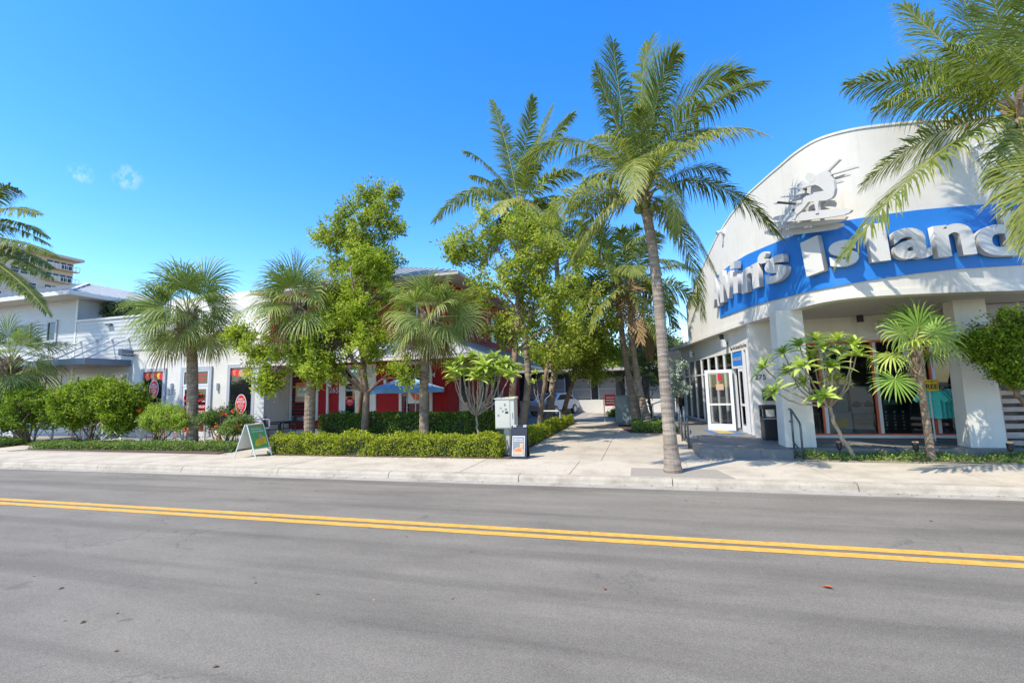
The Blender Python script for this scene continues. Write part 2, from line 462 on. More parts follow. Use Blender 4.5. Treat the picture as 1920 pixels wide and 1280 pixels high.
# ================================================================== entrance platform of the surf shop
platform = thing('platform', 'low grey tiled platform with granite edge around the surf shop entrance', 'platform', (2.3, 12.2, Z_WALK))
core_poly = [(1.34, 12.26), (3.36, 12.26), (3.36, 12.64), (20, 12.64), (20, 30), (1.34, 30)]
MB().prism(core_poly, .05, Z_PLAT - .03).build('core', M['granite'], platform)
tile0 = {}
def tile(parent, name, x0, x1, y0, y1, z0, z1, mat='granite'):
    MB().bbox(x0 + .003, x1 - .003, y0 + .003, y1 - .003, z0, z1 + float(rng.normal(0, .0008)), .004).build(name, M[mat], parent)
x = 1.30
while x < 3.3:
    tile(platform, 'edge_stone', x, x + .69, 12.2, 12.6, Z_WALK - .03, Z_PLAT); x += .69
y = 12.6
while y < 24:
    tile(platform, 'edge_stone', 1.3, 1.65, y, y + 1.2, Z_WALK - .03, Z_PLAT); y += 1.2
x = 3.4
while x < 12:
    tile(platform, 'edge_stone', x, x + .62, 12.58, 12.95, Z_WALK - .05, Z_PLAT); x += .62
y = 12.6; 
while y < 17.5:
    x = 1.65
    while x < (3.4 if y < 12.9 else 4.6):
        if y > 12.9 or x < 3.3: tile(platform, 'floor_tile', x, x + .59, y, y + .59, Z_PLAT - .04, Z_PLAT - .002)
        x += .59
    y += .59
x = 4.6
while x < 9.5:
    for y in (12.95, 13.54, 14.13):
        tile(platform, 'floor_tile', x, x + .59, y, y + .59, Z_PLAT - .04, Z_PLAT - .002)
    x += .59
for (cx, cy, w, d) in ((1.47, 13.35, .1, .28), (2.45, 12.32, .62, .05), (1.47, 17.6, .1, .3)):
    MB().box(cx - w / 2, cx + w / 2, cy - d / 2, cy + d / 2, Z_PLAT, Z_PLAT + .004).build('warning_strip', M['yellow_line'], platform)

# ================================================================== surf shop with the curved wall
CP = [(14, 13.9), (12, 13.2), (9.5, 12.42), (7.9, 12.0), (6.6, 11.66), (5.5, 11.45), (4.8, 11.42), (4.28, 11.62), (3.98, 12.1), (3.78, 12.75), (3.55, 13.55), (3.2, 15.0), (2.72, 17.85), (2.3, 20.6), (1.6, 24.9)]
def catmull(P, n=24):
    P = [np.array(p, float) for p in P]; P = [2 * P[0] - P[1]] + P + [2 * P[-1] - P[-2]]; o = []
    for i in range(1, len(P) - 2):
        a, b, c, d = P[i - 1:i + 3]
        for k in range(n):
            t = k / n; o.append(.5 * ((2 * b) + (c - a) * t + (2 * a - 5 * b + 4 * c - d) * t * t + (3 * b - a - 3 * c + d) * t ** 3))
    o.append(P[-2]); return np.array(o)
WC = catmull(CP)
WS = np.concatenate([[0], np.cumsum(np.linalg.norm(np.diff(WC, axis=0), axis=1))])
def wall_at(s):
    """point on the curved wall and its outward normal"""
    p = np.array([np.interp(s, WS, WC[:, 0]), np.interp(s, WS, WC[:, 1])])
    q = np.array([np.interp(s + .15, WS, WC[:, 0]), np.interp(s + .15, WS, WC[:, 1])]) - np.array([np.interp(s - .15, WS, WC[:, 0]), np.interp(s - .15, WS, WC[:, 1])])
    q /= np.linalg.norm(q)
    return p, np.array([-q[1], q[0]]) * (1 if (-q[1] * -.3 + q[0] * -1) > 0 else -1)
TOPS = [(0, 7.35), (4, 7.5), (7.2, 7.55), (9, 7.5), (11, 7.46), (12.9, 7.42), (14.2, 7.28), (15.56, 7.05), (17.24, 6.5), (18.93, 5.84), (20.2, 5.35)]
def wall_top(s): return float(np.interp(s, [a for a, b in TOPS], [b for a, b in TOPS]))
S_END = 20.2
shop = thing('surf_shop', 'white surf shop with tall curved wall over a glazed entrance', 'building', (5, 13, 0))
def wall_strip(s0, s1, z0, z1, off0, off1, step=.12):
    """curved band: outer face at off0 in front of the wall line, inner face at off1; z0,z1 may be functions"""
    n = max(2, int((s1 - s0) / step)); ss = np.linspace(s0, s1, n); mb = MB(); v = []
    for s in ss:
        p, nn = wall_at(s)
        a = z0(s) if callable(z0) else z0; b = z1(s) if callable(z1) else z1
        o = p + nn * off0; i = p + nn * off1
        v += [(o[0], o[1], a), (o[0], o[1], b), (i[0], i[1], b), (i[0], i[1], a)]
    f = []
    for k in range(n - 1):
        for j in range(4):
            f.append((4 * k + j, 4 * (k + 1) + j, 4 * (k + 1) + (j + 1) % 4, 4 * k + (j + 1) % 4))
    f += [(0, 1, 2, 3), (4 * (n - 1) + 3, 4 * (n - 1) + 2, 4 * (n - 1) + 1, 4 * (n - 1))]
    return mb.add(v, f)
wall_strip(0, S_END, 3.84, wall_top, 0, -.25).build('curved_wall', M['white_stucco'], shop, smooth=False)
wall_strip(0, 23.7, 3.7, 3.84, .03, -.3).build('fascia', M['white_stucco'], shop)
wall_strip(0, S_END, lambda s: wall_top(s), lambda s: wall_top(s) + .05, .02, -.27).build('coping', M['white_stucco'], shop)
# soffit: from the fascia back to the glazed walls
pol = [tuple(p) for p in (WC[::6] * 1.0)]
inner = [(2.6, 24.9), (20, 24.9)]
sp = [(p[0] + .05, p[1] + .12) for p in pol] + inner
MB().prism(sp, 3.715, 3.8).build('soffit', M['soffit'], shop)
# roof deck and rear block so the building closes from other sides
MB().prism([(3.6, 15.6), (14, 14.6), (14, 25), (2.6, 25)], 3.85, 5.2).build('upper_storey', M['white_stucco'], shop)
# tapering pillars
def pillar(xa, xb, y, t=.62):
    m = MB()
    m.hexa([(xa - .02, y, Z_PLAT), (xb + .02, y, Z_PLAT), (xb + .02, y + t, Z_PLAT), (xa - .02, y + t, Z_PLAT),
            (xa + .01, y + .04, 3.72), (xb - .01, y + .04, 3.72), (xb - .01, y + t - .04, 3.72), (xa + .01, y + t - .04, 3.72)])
    m.build('pillar', M['white_stucco'], shop)
pillar(3.38, 4.0, 12.72); pillar(7.13, 7.76, 12.85, .45); pillar(10.6, 11.4, 12.9)
# front wall with its shop windows
YW = 14.9
MB().box(3.2, 20, YW, YW + .2, 3.02, 3.715).build('front_header', M['white_stucco'], shop)
MB().box(3.2, 4.42, YW, YW + .2, Z_PLAT, 3.02).build('front_wall', M['white_stucco'], shop)
MB().box(4.42, 20, YW - .06, YW + .2, Z_PLAT, Z_PLAT + .08).build('front_sill', M['trim'], shop)
mull = [4.45, 5.02, 6.32, 7.62, 8.9, 10.2, 11.6]
for i, xm in enumerate(mull):
    MB().box(xm - .045, xm + .045, YW - .02, YW + .12, Z_PLAT + .08, 3.018).build('mullion', M['white_metal'], shop)
    MB().box(xm - .1, xm - .05, YW - .05, YW - .005, Z_PLAT + .09, 3.0).build('orange_strip', M['orange'], shop)
MB().box(4.45, 11.6, YW - .05, YW + .1, 2.965, 3.016).build('window_head', M['orange'], shop)
MB().box(4.45, 11.6, YW - .045, YW - .01, Z_PLAT + .082, Z_PLAT + .12).build('window_foot', M['orange'], shop)
for a, b in zip(mull[:-1], mull[1:]):
    MB().box(a + .05, b - .05, YW + .03, YW + .042, Z_PLAT + .085, 2.96).build('window_pane', M['shop_glass'], shop)
# dark interior
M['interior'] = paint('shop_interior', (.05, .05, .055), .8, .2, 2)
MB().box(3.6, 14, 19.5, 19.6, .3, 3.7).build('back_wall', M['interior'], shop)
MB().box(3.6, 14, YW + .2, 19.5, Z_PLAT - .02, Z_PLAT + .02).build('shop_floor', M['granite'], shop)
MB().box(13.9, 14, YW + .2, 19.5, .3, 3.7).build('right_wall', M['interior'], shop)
# side wall facing the walkway: direction (-.13, 1)
def side(y, off=0.):           # point on the side wall line
    return (3.27 - .13 * (y - 15.6) + off, y)
def side_box(y0, y1, z0, z1, o0, o1):
    a, b, c, d = side(y0, o0), side(y1, o0), side(y1, o1), side(y0, o1)
    return MB().hexa([(*a, z0), (*d, z0), (*c, z0), (*b, z0), (*a, z1), (*d, z1), (*c, z1), (*b, z1)])
side_box(14.95, 24.6, 2.98, 3.712, 0, .2).build('side_header', M['white_stucco'], shop)
side_box(14.95, 15.62, Z_PLAT, 2.98, 0, .2).build('side_wall', M['white_stucco'], shop)
side_box(24.2, 24.6, Z_PLAT, 2.98, 0, .2).build('side_wall', M['white_stucco'], shop)
side_box(17.05, 24.2, Z_PLAT, Z_PLAT + .1, -.01, .14).build('side_sill', M['grey_trim'], shop)
ym = [17.05, 17.95, 18.9, 19.95, 21.0, 22.1, 23.2, 24.2]
for yv in ym: side_box(yv - .035, yv + .035, Z_PLAT + .1, 2.98, -.01, .1).build('mullion', M['white_metal'], shop)
side_box(17.05, 24.2, 2.3, 2.36, .005, .09).build('transom_bar', M['white_metal'], shop)
for a, b in zip(ym[:-1], ym[1:]):
    side_box(a + .035, b - .035, Z_PLAT + .1, 2.978, .04, .05).build('window_pane', M['shop_glass'], shop)
# entrance doors
side_box(15.62, 15.7, Z_PLAT, 2.98, -.02, .14).build('door_jamb', M['white_metal'], shop)
side_box(15.95, 16.02, Z_PLAT, 2.98, -.02, .14).build('door_jamb', M['white_metal'], shop)
side_box(15.7, 15.95, Z_PLAT + .05, 2.95, .05, .06).build('side_light', M['shop_glass'], shop)
side_box(16.02, 17.05, 2.42, 2.5, -.02, .14).build('door_head', M['white_metal'], shop)
sgn = side_box(16.05, 17.0, 2.52, 2.95, .0, .05).build('transom_sign', M['shop_blue'], shop)
def door_leaf(name, p, q, parent, fw=.1):
    """glazed door leaf with wide white frame between plan points p and q"""
    p, q = Vector((*p, 0)), Vector((*q, 0)); u = (q - p).normalized(); n = Vector((-u.y, u.x, 0)) * .022; L = (q - p).length
    def bar(a, b, z0, z1, name, mat, parent, t=1.0):
        A, B = p + u * a, p + u * b; nn = n * t
        c = [A - nn, B - nn, B + nn, A + nn]
        return MB().hexa([(*x.xy, z0) for x in c] + [(*x.xy, z1) for x in c]).build(name, M[mat], parent)
    z0, z1 = Z_PLAT + .012, 2.41
    d = bar(0, fw, z0, z1, name, 'white_metal', parent)
    bar(L - fw, L, z0, z1, 'stile', 'white_metal', d)
    bar(fw, L - fw, z0, z0 + .22, 'bottom_rail', 'white_metal', d)
    bar(fw, L - fw, z1 - .1, z1, 'top_rail', 'white_metal', d)
    bar(fw, L - fw, 1.2, 1.26, 'push_bar', 'white_metal', d, 1.8)
    bar(fw, L - fw, z0 + .22, 1.2, 'pane', 'shop_glass', d, .3)
    bar(fw, L - fw, 1.26, z1 - .1, 'pane', 'shop_glass', d, .3)
    return d, p, u, n
dl = door_leaf('door', (3.03, 16.93), (2.2, 17.2), shop)
door_leaf('door', (3.22, 16.04), (3.16, 16.5), shop, .07)
# corner block at the end of the walkway side
MB().box(1.0, 2.35, 25.2, 25.4, 2.5, 3.7).build('end_wall', M['beige_stucco'], shop)
MB().box(1.75, 2.3, 25.22, 25.3, Z_PLAT, 2.5).build('end_door', M['glass'], shop)
MB().box(1.0, 1.7, 25.2, 25.4, Z_PLAT, 2.5).build('end_wall', M['white_stucco'], shop)
# lavender header of the neighbouring bay, right of the pillar
MB().box(7.9, 20, 13.9, 14.2, 2.95, 3.7).build('bay_header', M['grey_trim'], shop)

# ---- the sign: blue band and cut letters
shop_sign = thing('shop_sign', 'long curved blue sign band with thick pale letters on the white shop wall', 'sign', (5.5, 11.3, 4.2))
bt = [(6.3, 5.62), (7.5, 5.57), (8.4, 5.53), (9.3, 5.46), (10, 5.44), (10.8, 5.5), (12.2, 5.62), (13.3, 5.71), (14.6, 5.75), (15.85, 5.7)]
bb = [(6.3, 4.25), (7.66, 4.21), (8.5, 4.15), (9.4, 4.06), (10.1, 4.0), (11, 4.05), (12.4, 4.12), (13.6, 4.16), (15.85, 4.22)]
fi = lambda tab: (lambda s: float(np.interp(s, [a for a, b in tab], [b for a, b in tab])))
wall_strip(6.3, 15.85, fi(bb), fi(bt), .03, .003).build('blue_band', M['shop_blue'], shop_sign)
def text_mesh(body, size=1., extrude=0., offset=0., align='LEFT', res=4, shear=0.):
    cu = bpy.data.curves.new('lettering', 'FONT')
    cu.body = body; cu.size = size; cu.extrude = extrude; cu.offset = offset; cu.align_x = align; cu.resolution_u = res; cu.shear = shear
    o = bpy.data.objects.new('lettering', cu); COL.objects.link(o)
    dg = bpy.context.evaluated_depsgraph_get()
    me = bpy.data.meshes.new_from_object(o.evaluated_get(dg))
    bpy.data.objects.remove(o); bpy.data.curves.remove(cu)
    return me
def mesh_obj(name, me, mat, parent):
    me.name = name
    me.materials.clear()
    for m in (mat if isinstance(mat, (list, tuple)) else [mat]): me.materials.append(m)
    o = bpy.data.objects.new(name, me); COL.objects.link(o)
    if parent is not None:
        o.parent = parent
        o.location = -Vector(root_of(parent).location) if parent.parent is None else (0, 0, 0)
    return o
def put_text(body, org, right, up, height, mat, parent, name='lettering', extrude=.002, offset=0., align='CENTER', width=None, shear=0.):
    """flat lettering on a plane: origin at baseline, right/up unit vectors"""
    me = text_mesh(body, 1., 0, offset, align, shear=shear)
    n = len(me.vertices); co = np.empty(n * 3); me.vertices.foreach_get('co', co); co = co.reshape(-1, 3)
    h = 0.72
    sx = sy = height / h
    if width is not None and n:
        sx = width / max(1e-4, co[:, 0].max() - co[:, 0].min())
    right, up, org = Vector(right).normalized(), Vector(up).normalized(), Vector(org)
    nrm = right.cross(up)
    P = np.array(org)[None] + co[:, :1] * sx * np.array(right)[None] + co[:, 1:2] * sy * np.array(up)[None] + np.array(nrm)[None] * extrude
    me.vertices.foreach_set('co', P.ravel()); me.update()
    return mesh_obj(name, me, mat, parent)
def sign_letter(ch, s0, s1, z0, z1, rot=0., depth=.13, off=.035):
    """one thick cut letter standing off the wall between two stations along it"""
    me = text_mesh(ch, 1., .5, off, 'LEFT', 6)
    n = len(me.vertices); co = np.empty(n * 3); me.vertices.foreach_get('co', co); co = co.reshape(-1, 3)
    lo, hi = co.min(0), co.max(0)
    u = (co - lo) / (hi - lo)
    w, h = s0 - s1, z1 - z0
    p, nn = wall_at((s0 + s1) / 2)
    right = np.array([nn[1] * -1, nn[0]]); 
    if right[0] * math.cos(YAW) + right[1] * math.sin(YAW) < 0: right = -right
    X, Z = (u[:, 0] - .5) * w, (u[:, 1] - .5) * h
    c, s = math.cos(rot), math.sin(rot)
    X, Z = X * c - Z * s, X * s + Z * c
    D = .05 + u[:, 2] * depth
    P = np.stack([p[0] + right[0] * X + nn[0] * D, p[1] + right[1] * X + nn[1] * D, (z0 + z1) / 2 + Z], 1)
    me.vertices.foreach_set('co', P.ravel()); me.update()
    o = mesh_obj('letter', me, [M['letter'], M['letter_side']], shop_sign)
    mi = [0 if abs(Vector(pl.normal).dot(Vector((nn[0], nn[1], 0)))) > .8 else 1 for pl in me.polygons]
    me.polygons.foreach_set('material_index', mi)
    return o
for a in [('A', 16.05, 15.3, 4.58, 5.58, .06), ('l', 15.2, 14.86, 4.62, 5.66, .09), ('v', 14.85, 14.15, 4.64, 5.46, -.05), ('\u0131', 14.02, 13.68, 4.68, 5.35, .1),
          ('n', 13.45, 12.42, 4.56, 5.26, 0), ("\u2019", 12.42, 11.98, 5.1, 5.44, -.1), ('s', 12.1, 11.2, 4.5, 5.17, .05), ('I', 10.6, 10.15, 4.36, 5.2, .1),
          ('s', 10.12, 9.6, 4.4, 4.98, .03), ('l', 9.47, 9.12, 4.42, 5.25, .04), ('a', 9.05, 8.32, 4.43, 5.1, 0), ('n', 8.24, 7.46, 4.45, 5.14, .06), ('d', 7.4, 6.52, 4.42, 5.38, 0)]:
    sign_letter(*a)
# the dot of the i: a small tilted block, part of the same sign
_p, _n = wall_at(13.72); _r = Vector((-_n[1], _n[0], 0)); _r = _r if _r.x > 0 else -_r; _nn = Vector((*_n, 0))
_c = Vector((_p[0], _p[1], 5.52)) + _nn * .09
_q = [_c + _r * a + Vector((0, 0, b)) for a, b in ((-.19, -.08), (.13, -.13), (.19, .08), (-.12, .13))]
MB().slab(_q, _nn * .2).build('letter', M['letter'], shop_sign)

# ---- the surfer relief: three layers of cut plate
relief = thing('surfer_relief', 'pale layered cut-out of a crouching surfer on boards above the blue sign', 'relief', (4.3, 11.5, 6.2))
BODY = [(1065, 130), (1085, 145), (920, 310), (945, 345), (1310, 225), (1340, 250), (955, 362), (1000, 440), (1018, 560), (1005, 640), (970, 690), (890, 722), (792, 727), (780, 800), (790, 900), (740, 905), (745, 850), (722, 735), (640, 745), (600, 800), (530, 880), (480, 920), (455, 985), (435, 980), (445, 880), (480, 800), (560, 760), (570, 690), (620, 655), (700, 635), (720, 610), (865, 585), (800, 525), (740, 500), (650, 520), (540, 555), (360, 568), (420, 545), (560, 540), (690, 440), (760, 370), (800, 335), (890, 300)]
HEAD = [(672 + 72 * math.cos(a), 398 + 66 * math.sin(a)) for a in np.linspace(0, 2 * math.pi, 21)[:-1]]
BOARD = [(1255, 855), (1240, 842), (1150, 833), (900, 850), (530, 890), (250, 930), (170, 952), (140, 975), (160, 995), (280, 1020), (420, 1020), (700, 990), (1000, 950), (1150, 925), (1225, 893)]
RS = 10.45
_p, _n = wall_at(RS); _nn = Vector((*_n, 0)); _r = Vector((-_n[1], _n[0], 0)); _r = _r if _r.x > 0 else -_r
def relief_pts(poly, dx, dy, stand):
    """trace given in a picture grid, laid on the plane that stands off the wall at RS"""
    o = Vector((_p[0], _p[1], 0)) + _nn * stand; out = []
    for a, b in poly:
        px, py = 1430 + (a + dx) / 7.53, 280 + (b + dy) / 7.53
        d = ray(px, py); t = (o - Vector((0, 0, CAM_Z))).dot(_nn) / d.dot(_nn)
        out.append(Vector((0, 0, CAM_Z)) + d * t)
    return out
for k, (dx, dy, st) in enumerate([(0, 0, .62), (-118, 112, .44), (-215, 205, .26)]):
    sc = 1 - .06 * k
    pts = relief_pts(BODY, dx, dy, st)
    MB().slab(pts, -_nn * .07).build('surfer_plate', M['relief'], relief)
    MB().slab(relief_pts(HEAD, dx, dy, st + .003), -_nn * .076).build('head_plate', M['relief'], relief)
    dxb, dyb = [(0, 0), (-70, 95), (-130, 200)][k]
    MB().slab(relief_pts(BOARD, dxb, dyb, st - .02), -_nn * .06).build('board_plate', M['relief'], relief)
for dx, dz in ((-.4, .1), (.35, .1), (0, -.25)):
    b = Vector((_p[0], _p[1], 6.15 + dz)) + _r * dx
    MB().tube([b, b + _nn * .5], .03, 8).build('stand_off', M['dark_steel'], relief)

# ---- small fixtures on the shop
def downlight(px, py, label):
    p = onz(px, py, 3.7)
    t = thing('downlight', label, 'light', (p.x, p.y, 3.7), 'downlights under the shop soffit')
    MB().lathe([(.075, 3.52), (.08, 3.525), (.08, 3.71)], (p.x, p.y), 14).build('housing', M['black'], t)
    MB().lathe([(.055, 3.515), (.055, 3.522)], (p.x, p.y), 14).build('lens', M['white_metal'], t)
for px, py, lb in [(1612, 592, 'black cylinder downlight over the shop windows between the two pillars'), (1353, 627, 'black cylinder downlight nearest the entrance door of the surf shop'),
                   (1308, 646, 'black cylinder downlight second from the surf shop entrance'), (1283, 656, 'black cylinder downlight third from the surf shop entrance'), (1266, 662, 'black cylinder downlight farthest along the walkway soffit')]:
    downlight(px, py, lb)
def speaker(p, n, label, w=.09, h=.26):
    t = thing('wall_speaker', label, 'speaker', p, 'speakers on the shop walls')
    n = Vector(n).normalized(); r = Vector((-n.y, n.x, 0)); u = Vector((0, 0, 1)); p = Vector(p)
    c = [p + r * a + u * b for a, b in ((-w, -h / 2), (w, -h / 2), (w, h / 2), (-w, h / 2))]
    MB().slab(c, n * .12).build('cabinet', M['white_metal'], t)
    c = [p + n * .123 + r * a * .9 + u * b for a, b in ((-w, -h / 2 * .9), (w, -h / 2 * .9), (w, h / 2 * .9), (-w, h / 2 * .9))]
    MB().slab(c, n * .006).build('grille', M['grey_trim'], t)
    b = p - n * .08
    MB().slab([b + r * -.03 + u * -.03, b + r * .03 + u * -.03, b + r * .03 + u * .03, b + r * -.03 + u * .03], n * .1).build('bracket', M['dark_steel'], t)
sn = (-.99, -.13, 0)
speaker((*side(17.3, -.09), 3.33), sn, 'white wall speaker above the open shop door')
speaker((*side(22.0, -.09), 3.3), sn, 'white wall speaker above the walkway windows')
speaker((6.6, YW - .1, 3.36), (0, -1, 0), 'white wall speaker above the front shop windows', .25, .26)
for s_, z_, lb in ((14.94, 7.0, 'small white flood lamp high on the curved wall left of the surfer'), (7.1, 6.86, 'small white flood lamp on the curved wall behind the right palm')):
    p, nn = wall_at(s_); t = thing('wall_lamp', lb, 'lamp', (p[0], p[1], z_), 'flood lamps on the curved wall')
    n3 = Vector((*nn, 0)); r3 = Vector((-nn[1], nn[0], 0)); b = Vector((p[0], p[1], z_))
    MB().slab([b + r3 * -.09 + Vector((0, 0, -.09)), b + r3 * .09 + Vector((0, 0, -.09)), b + r3 * .09 + Vector((0, 0, .09)), b + r3 * -.09 + Vector((0, 0, .09))], n3 * .05).build('base_plate', M['white_metal'], t)
    MB().tube([b + n3 * .05, b + n3 * .14, b + n3 * .22 + Vector((0, 0, -.05))], [.035, .045, .085], 10).build('lamp_head', M['white_metal'], t)
# security dome on the soffit
p = onz(1390, 603, 3.7); t = thing('security_camera', 'tiny dark dome camera under the soffit near the left pillar', 'camera', (p.x, p.y, 3.7))
MB().lathe([(.03, 3.62), (.055, 3.64), (.065, 3.67), (.07, 3.675), (.07, 3.712)], (p.x, p.y), 14).build('dome', M['white_metal'], t)
# lettering above the door, on the transom, street number
su = Vector((.13, -1, 0)).normalized()
def on_side(y, z, off=-.004): a = side(y, off); return Vector((a[0], a[1], z))
put_text('Buy One Second One Free', on_side(16.35, 3.06), su, (0, 0, 1), .13, M['black'], shop, 'lettering', .006, .02, width=1.5)
put_text("ALVIN'S ISLAND", on_side(16.52, 2.68, -.006), su, (0, 0, 1), .11, plain('sign_gold', (.7, .55, .12), .5), shop, 'lettering', .004, .01, width=.78)
put_text('275', Vector((3.42, YW - .004, 2.02)), (1, 0, 0), (0, 0, 1), .15, M['black'], shop, 'street_number', .004, .01)
def onx(px, py, X):
    d = ray(px, py); t = X / d.x
    return Vector((X, d.y * t, CAM_Z + d.z * t))
def wbox(x0, x1, y0, y1, z0, z1): return MB().box(x0, x1, y0, y1, z0, z1)
def window(parent, x0, x1, z0, z1, Y, trim='trim', fr=.09, proud=.06, sill=True, pane='glass', bars=0):
    """framed window on a street-facing wall at Y; frame proud of the wall, pane recessed in the frame"""
    f = MB()
    f.box(x0 - fr, x0, Y - proud, Y + .02, z0 - fr, z1 + fr).box(x1, x1 + fr, Y - proud, Y + .02, z0 - fr, z1 + fr)
    f.box(x0, x1, Y - proud, Y + .02, z1, z1 + fr).box(x0, x1, Y - proud, Y + .02, z0 - fr, z0)
    w = f.build('window', M[trim], parent)
    wbox(x0, x1, Y - .022, Y - .012, z0, z1).build('pane', M[pane], w)
    if sill: wbox(x0 - fr - .05, x1 + fr + .05, Y - proud - .06, Y - proud + .002, z0 - fr - .07, z0 - fr - .002).build('sill', M[trim], w)
    for k in range(bars):
        xm = x0 + (x1 - x0) * (k + 1) / (bars + 1)
        wbox(xm - .02, xm + .02, Y - .04, Y - .01, z0, z1).build('glazing_bar', M[trim], w)
    return w
def clapboards(parent, p0, p1, z0, z1, h, mat, t=.028):
    """overlapping horizontal boards between plan points p0,p1; outward is to the right of p0->p1 rotated -90"""
    p0, p1 = Vector(p0), Vector(p1); u = (p1 - p0).normalized(); n = Vector((u.y, -u.x)); z = z0; first = None
    while z < z1 - .02:
        if first is None:
            a, b = p0 + n * t, p1 + n * t
            v = [(*p0, 0), (*p1, 0), (*b, 0), (*a, 0), (*p0, h), (*p1, h), (*(p1 + n * .006), h), (*(p0 + n * .006), h)]
            first = MB().hexa([Vector(q) for q in v]).build('board', M[mat], parent)
            first.location.z += z; o = first
        else:
            o = first.copy(); COL.objects.link(o); o.location.z += z - z0
        z += h

# ================================================================== red house (ice cream shop)
red = thing('red_house', 'red clapboard two storey house with pale metal awning roof beside the walkway', 'building', (-8, 18, 0))
YR, XR, YB, XL = 18.0, -7.9, 30.0, -17.2
wbox(XL, XR, YR, YB, 0.1, 6.9).build('wall', M['red'], red)
clapboards(red, (XL, YR), (XR, YR), .35, 3.95, .15, 'red')
clapboards(red, (XR, YR), (XR, YB), .35, 3.95, .15, 'red')
clapboards(red, (XL, YR), (XR, YR), 4.25, 6.85, .2, 'red_rough')
clapboards(red, (XR, YR), (XR, YB), 4.25, 6.85, .2, 'red_rough')
wbox(XL - .02, XR + .05, YR - .05, YR - .001, .1, .36).build('base_course', M['trim'], red)
for (cx, cy) in ((XR - .04, YR - .045), ):
    wbox(cx - .09, cx + .09, cy - .02, cy + .03, .36, 6.85).build('corner_board', M['red'], red)
X18 = lambda px: at(px, 720, YR).x
# shop window left, double door, shop window right
window(red, X18(549), X18(594), .95, 3.1, YR, 'trim', .12, bars=0)
window(red, X18(754), X18(806), .75, 3.12, YR, 'trim', .13, bars=1)
dx0, dx1 = X18(645), X18(699)
df = MB().box(dx0 - .2, dx0, YR - .08, YR + .02, .15, 3.22).box(dx1, dx1 + .2, YR - .08, YR + .02, .15, 3.22).box(dx0, dx1, YR - .08, YR + .02, 3.04, 3.22).box(dx0, dx1, YR - .075, YR + .02, 2.5, 2.62)
dr = df.build('door_frame', M['trim'], red)
wbox(dx0, dx1, YR - .035, YR - .03, 2.62, 3.04).build('transom_pane', M['glass'], dr)
dm = (dx0 + dx1) / 2
for k, (a, b) in enumerate(((dx0, dm - .005), (dm + .005, dx1))):
    f = MB().box(a, a + .12, YR - .06, YR - .03, .17, 2.5).box(b - .12, b, YR - .06, YR - .03, .17, 2.5).box(a + .12, b - .12, YR - .06, YR - .03, 2.38, 2.5).box(a + .12, b - .12, YR - .06, YR - .03, .17, .42)
    d = f.build('door', M['trim'], red)
    wbox(a + .12, b - .12, YR - .045, YR - .04, .42, 2.38).build('pane', M['glass'], d)
    hx = b - .06 if k == 0 else a + .06
    MB().tube([(hx, YR - .06, 1.0), (hx, YR - .12, 1.0), (hx, YR - .12, 1.4), (hx, YR - .06, 1.4)], .014, 6).build('handle', M['white_metal'], d)
wbox(X18(617) - .05, X18(617) + .05, YR - .13, YR - .035, .2, 3.4).build('downpipe', M['trim'], red)
for px in (622, 725):
    wbox(X18(px) - .06, X18(px) + .06, YR - .16, YR - .03, 2.25, 2.5).build('wall_lamp', M['white_metal'], red)
# side windows toward the walkway
for pa, pb in ((862, 876), (899, 909), (921, 931)):
    y0, y1 = onx(pa, 720, XR).y, onx(pb, 720, XR).y
    f = MB().box(XR - .02, XR + .07, y0 - .16, y0, .5, 3.2).box(XR - .02, XR + .07, y1, y1 + .16, .5, 3.2).box(XR - .02, XR + .07, y0, y1, 3.05, 3.2).box(XR - .02, XR + .07, y0, y1, .5, .7)
    w = f.build('window', M['trim'], red)
    wbox(XR + .035, XR + .04, y0, y1, .7, 3.05).build('pane', M['glass'], w)
for pa, pb in ((923, 929), (945, 950)):
    y0, y1 = onx(pa, 720, XR).y, onx(pb, 720, XR).y
    f = MB().box(XR - .02, XR + .07, y0 - .12, y0, 4.6, 5.95).box(XR - .02, XR + .07, y1, y1 + .12, 4.6, 5.95).box(XR - .02, XR + .07, y0, y1, 5.85, 5.95).box(XR - .02, XR + .07, y0, y1, 4.6, 4.7)
    w = f.build('window', M['white_paint'], red)
    wbox(XR + .035, XR + .04, y0, y1, 4.7, 5.85).build('pane', M['glass'], w)
window(red, X18(770), X18(782), 4.9, 5.7, YR, 'white_paint', .08)
window(red, X18(640), X18(668), 4.8, 6.0, YR, 'white_paint', .08)
# awning roof of standing seam panels
ZE, ZT, OV = 3.38, 4.25, 1.6
aw = MB().slab([(XL, YR - OV, ZE - .03), (XR + OV, YR - OV, ZE - .03), (XR, YR, ZT - .03), (XL, YR, ZT - .03)], (0, 0, -.05))
aw.slab([(XR + OV, YR - OV, ZE - .03), (XR + OV, YB, ZE - .03), (XR, YB, ZT - .03), (XR, YR, ZT - .03)], (0, 0, -.05))
awn = aw.build('awning_roof', M['soffit'], red)
wbox(XL, XR + OV + .03, YR - OV - .03, YR - OV, ZE - .16, ZE + .0).build('fascia', M['trim'], awn)
wbox(XR + OV, XR + OV + .03, YR - OV, YB, ZE - .16, ZE + .0).build('fascia', M['trim'], awn)
def seam_panel(a, b, c, d, parent, mat='metal_roof'):
    """one roof sheet with a raised seam along a-d; points a,b at the eave, c,d at the top"""
    a, b, c, d = map(Vector, (a, b, c, d))
    n = (b - a).cross(d - a).normalized()
    if n.z < 0: n = -n
    m = MB().slab([a, b, c, d], n * .012)
    u = (b - a).normalized() * .025
    m.slab([a + n * .0125, a + u + n * .0125, d + u + n * .0125, d + n * .0125], n * .045)
    return m.build('roof_panel', M[mat], parent)
PW = .46
x = XL
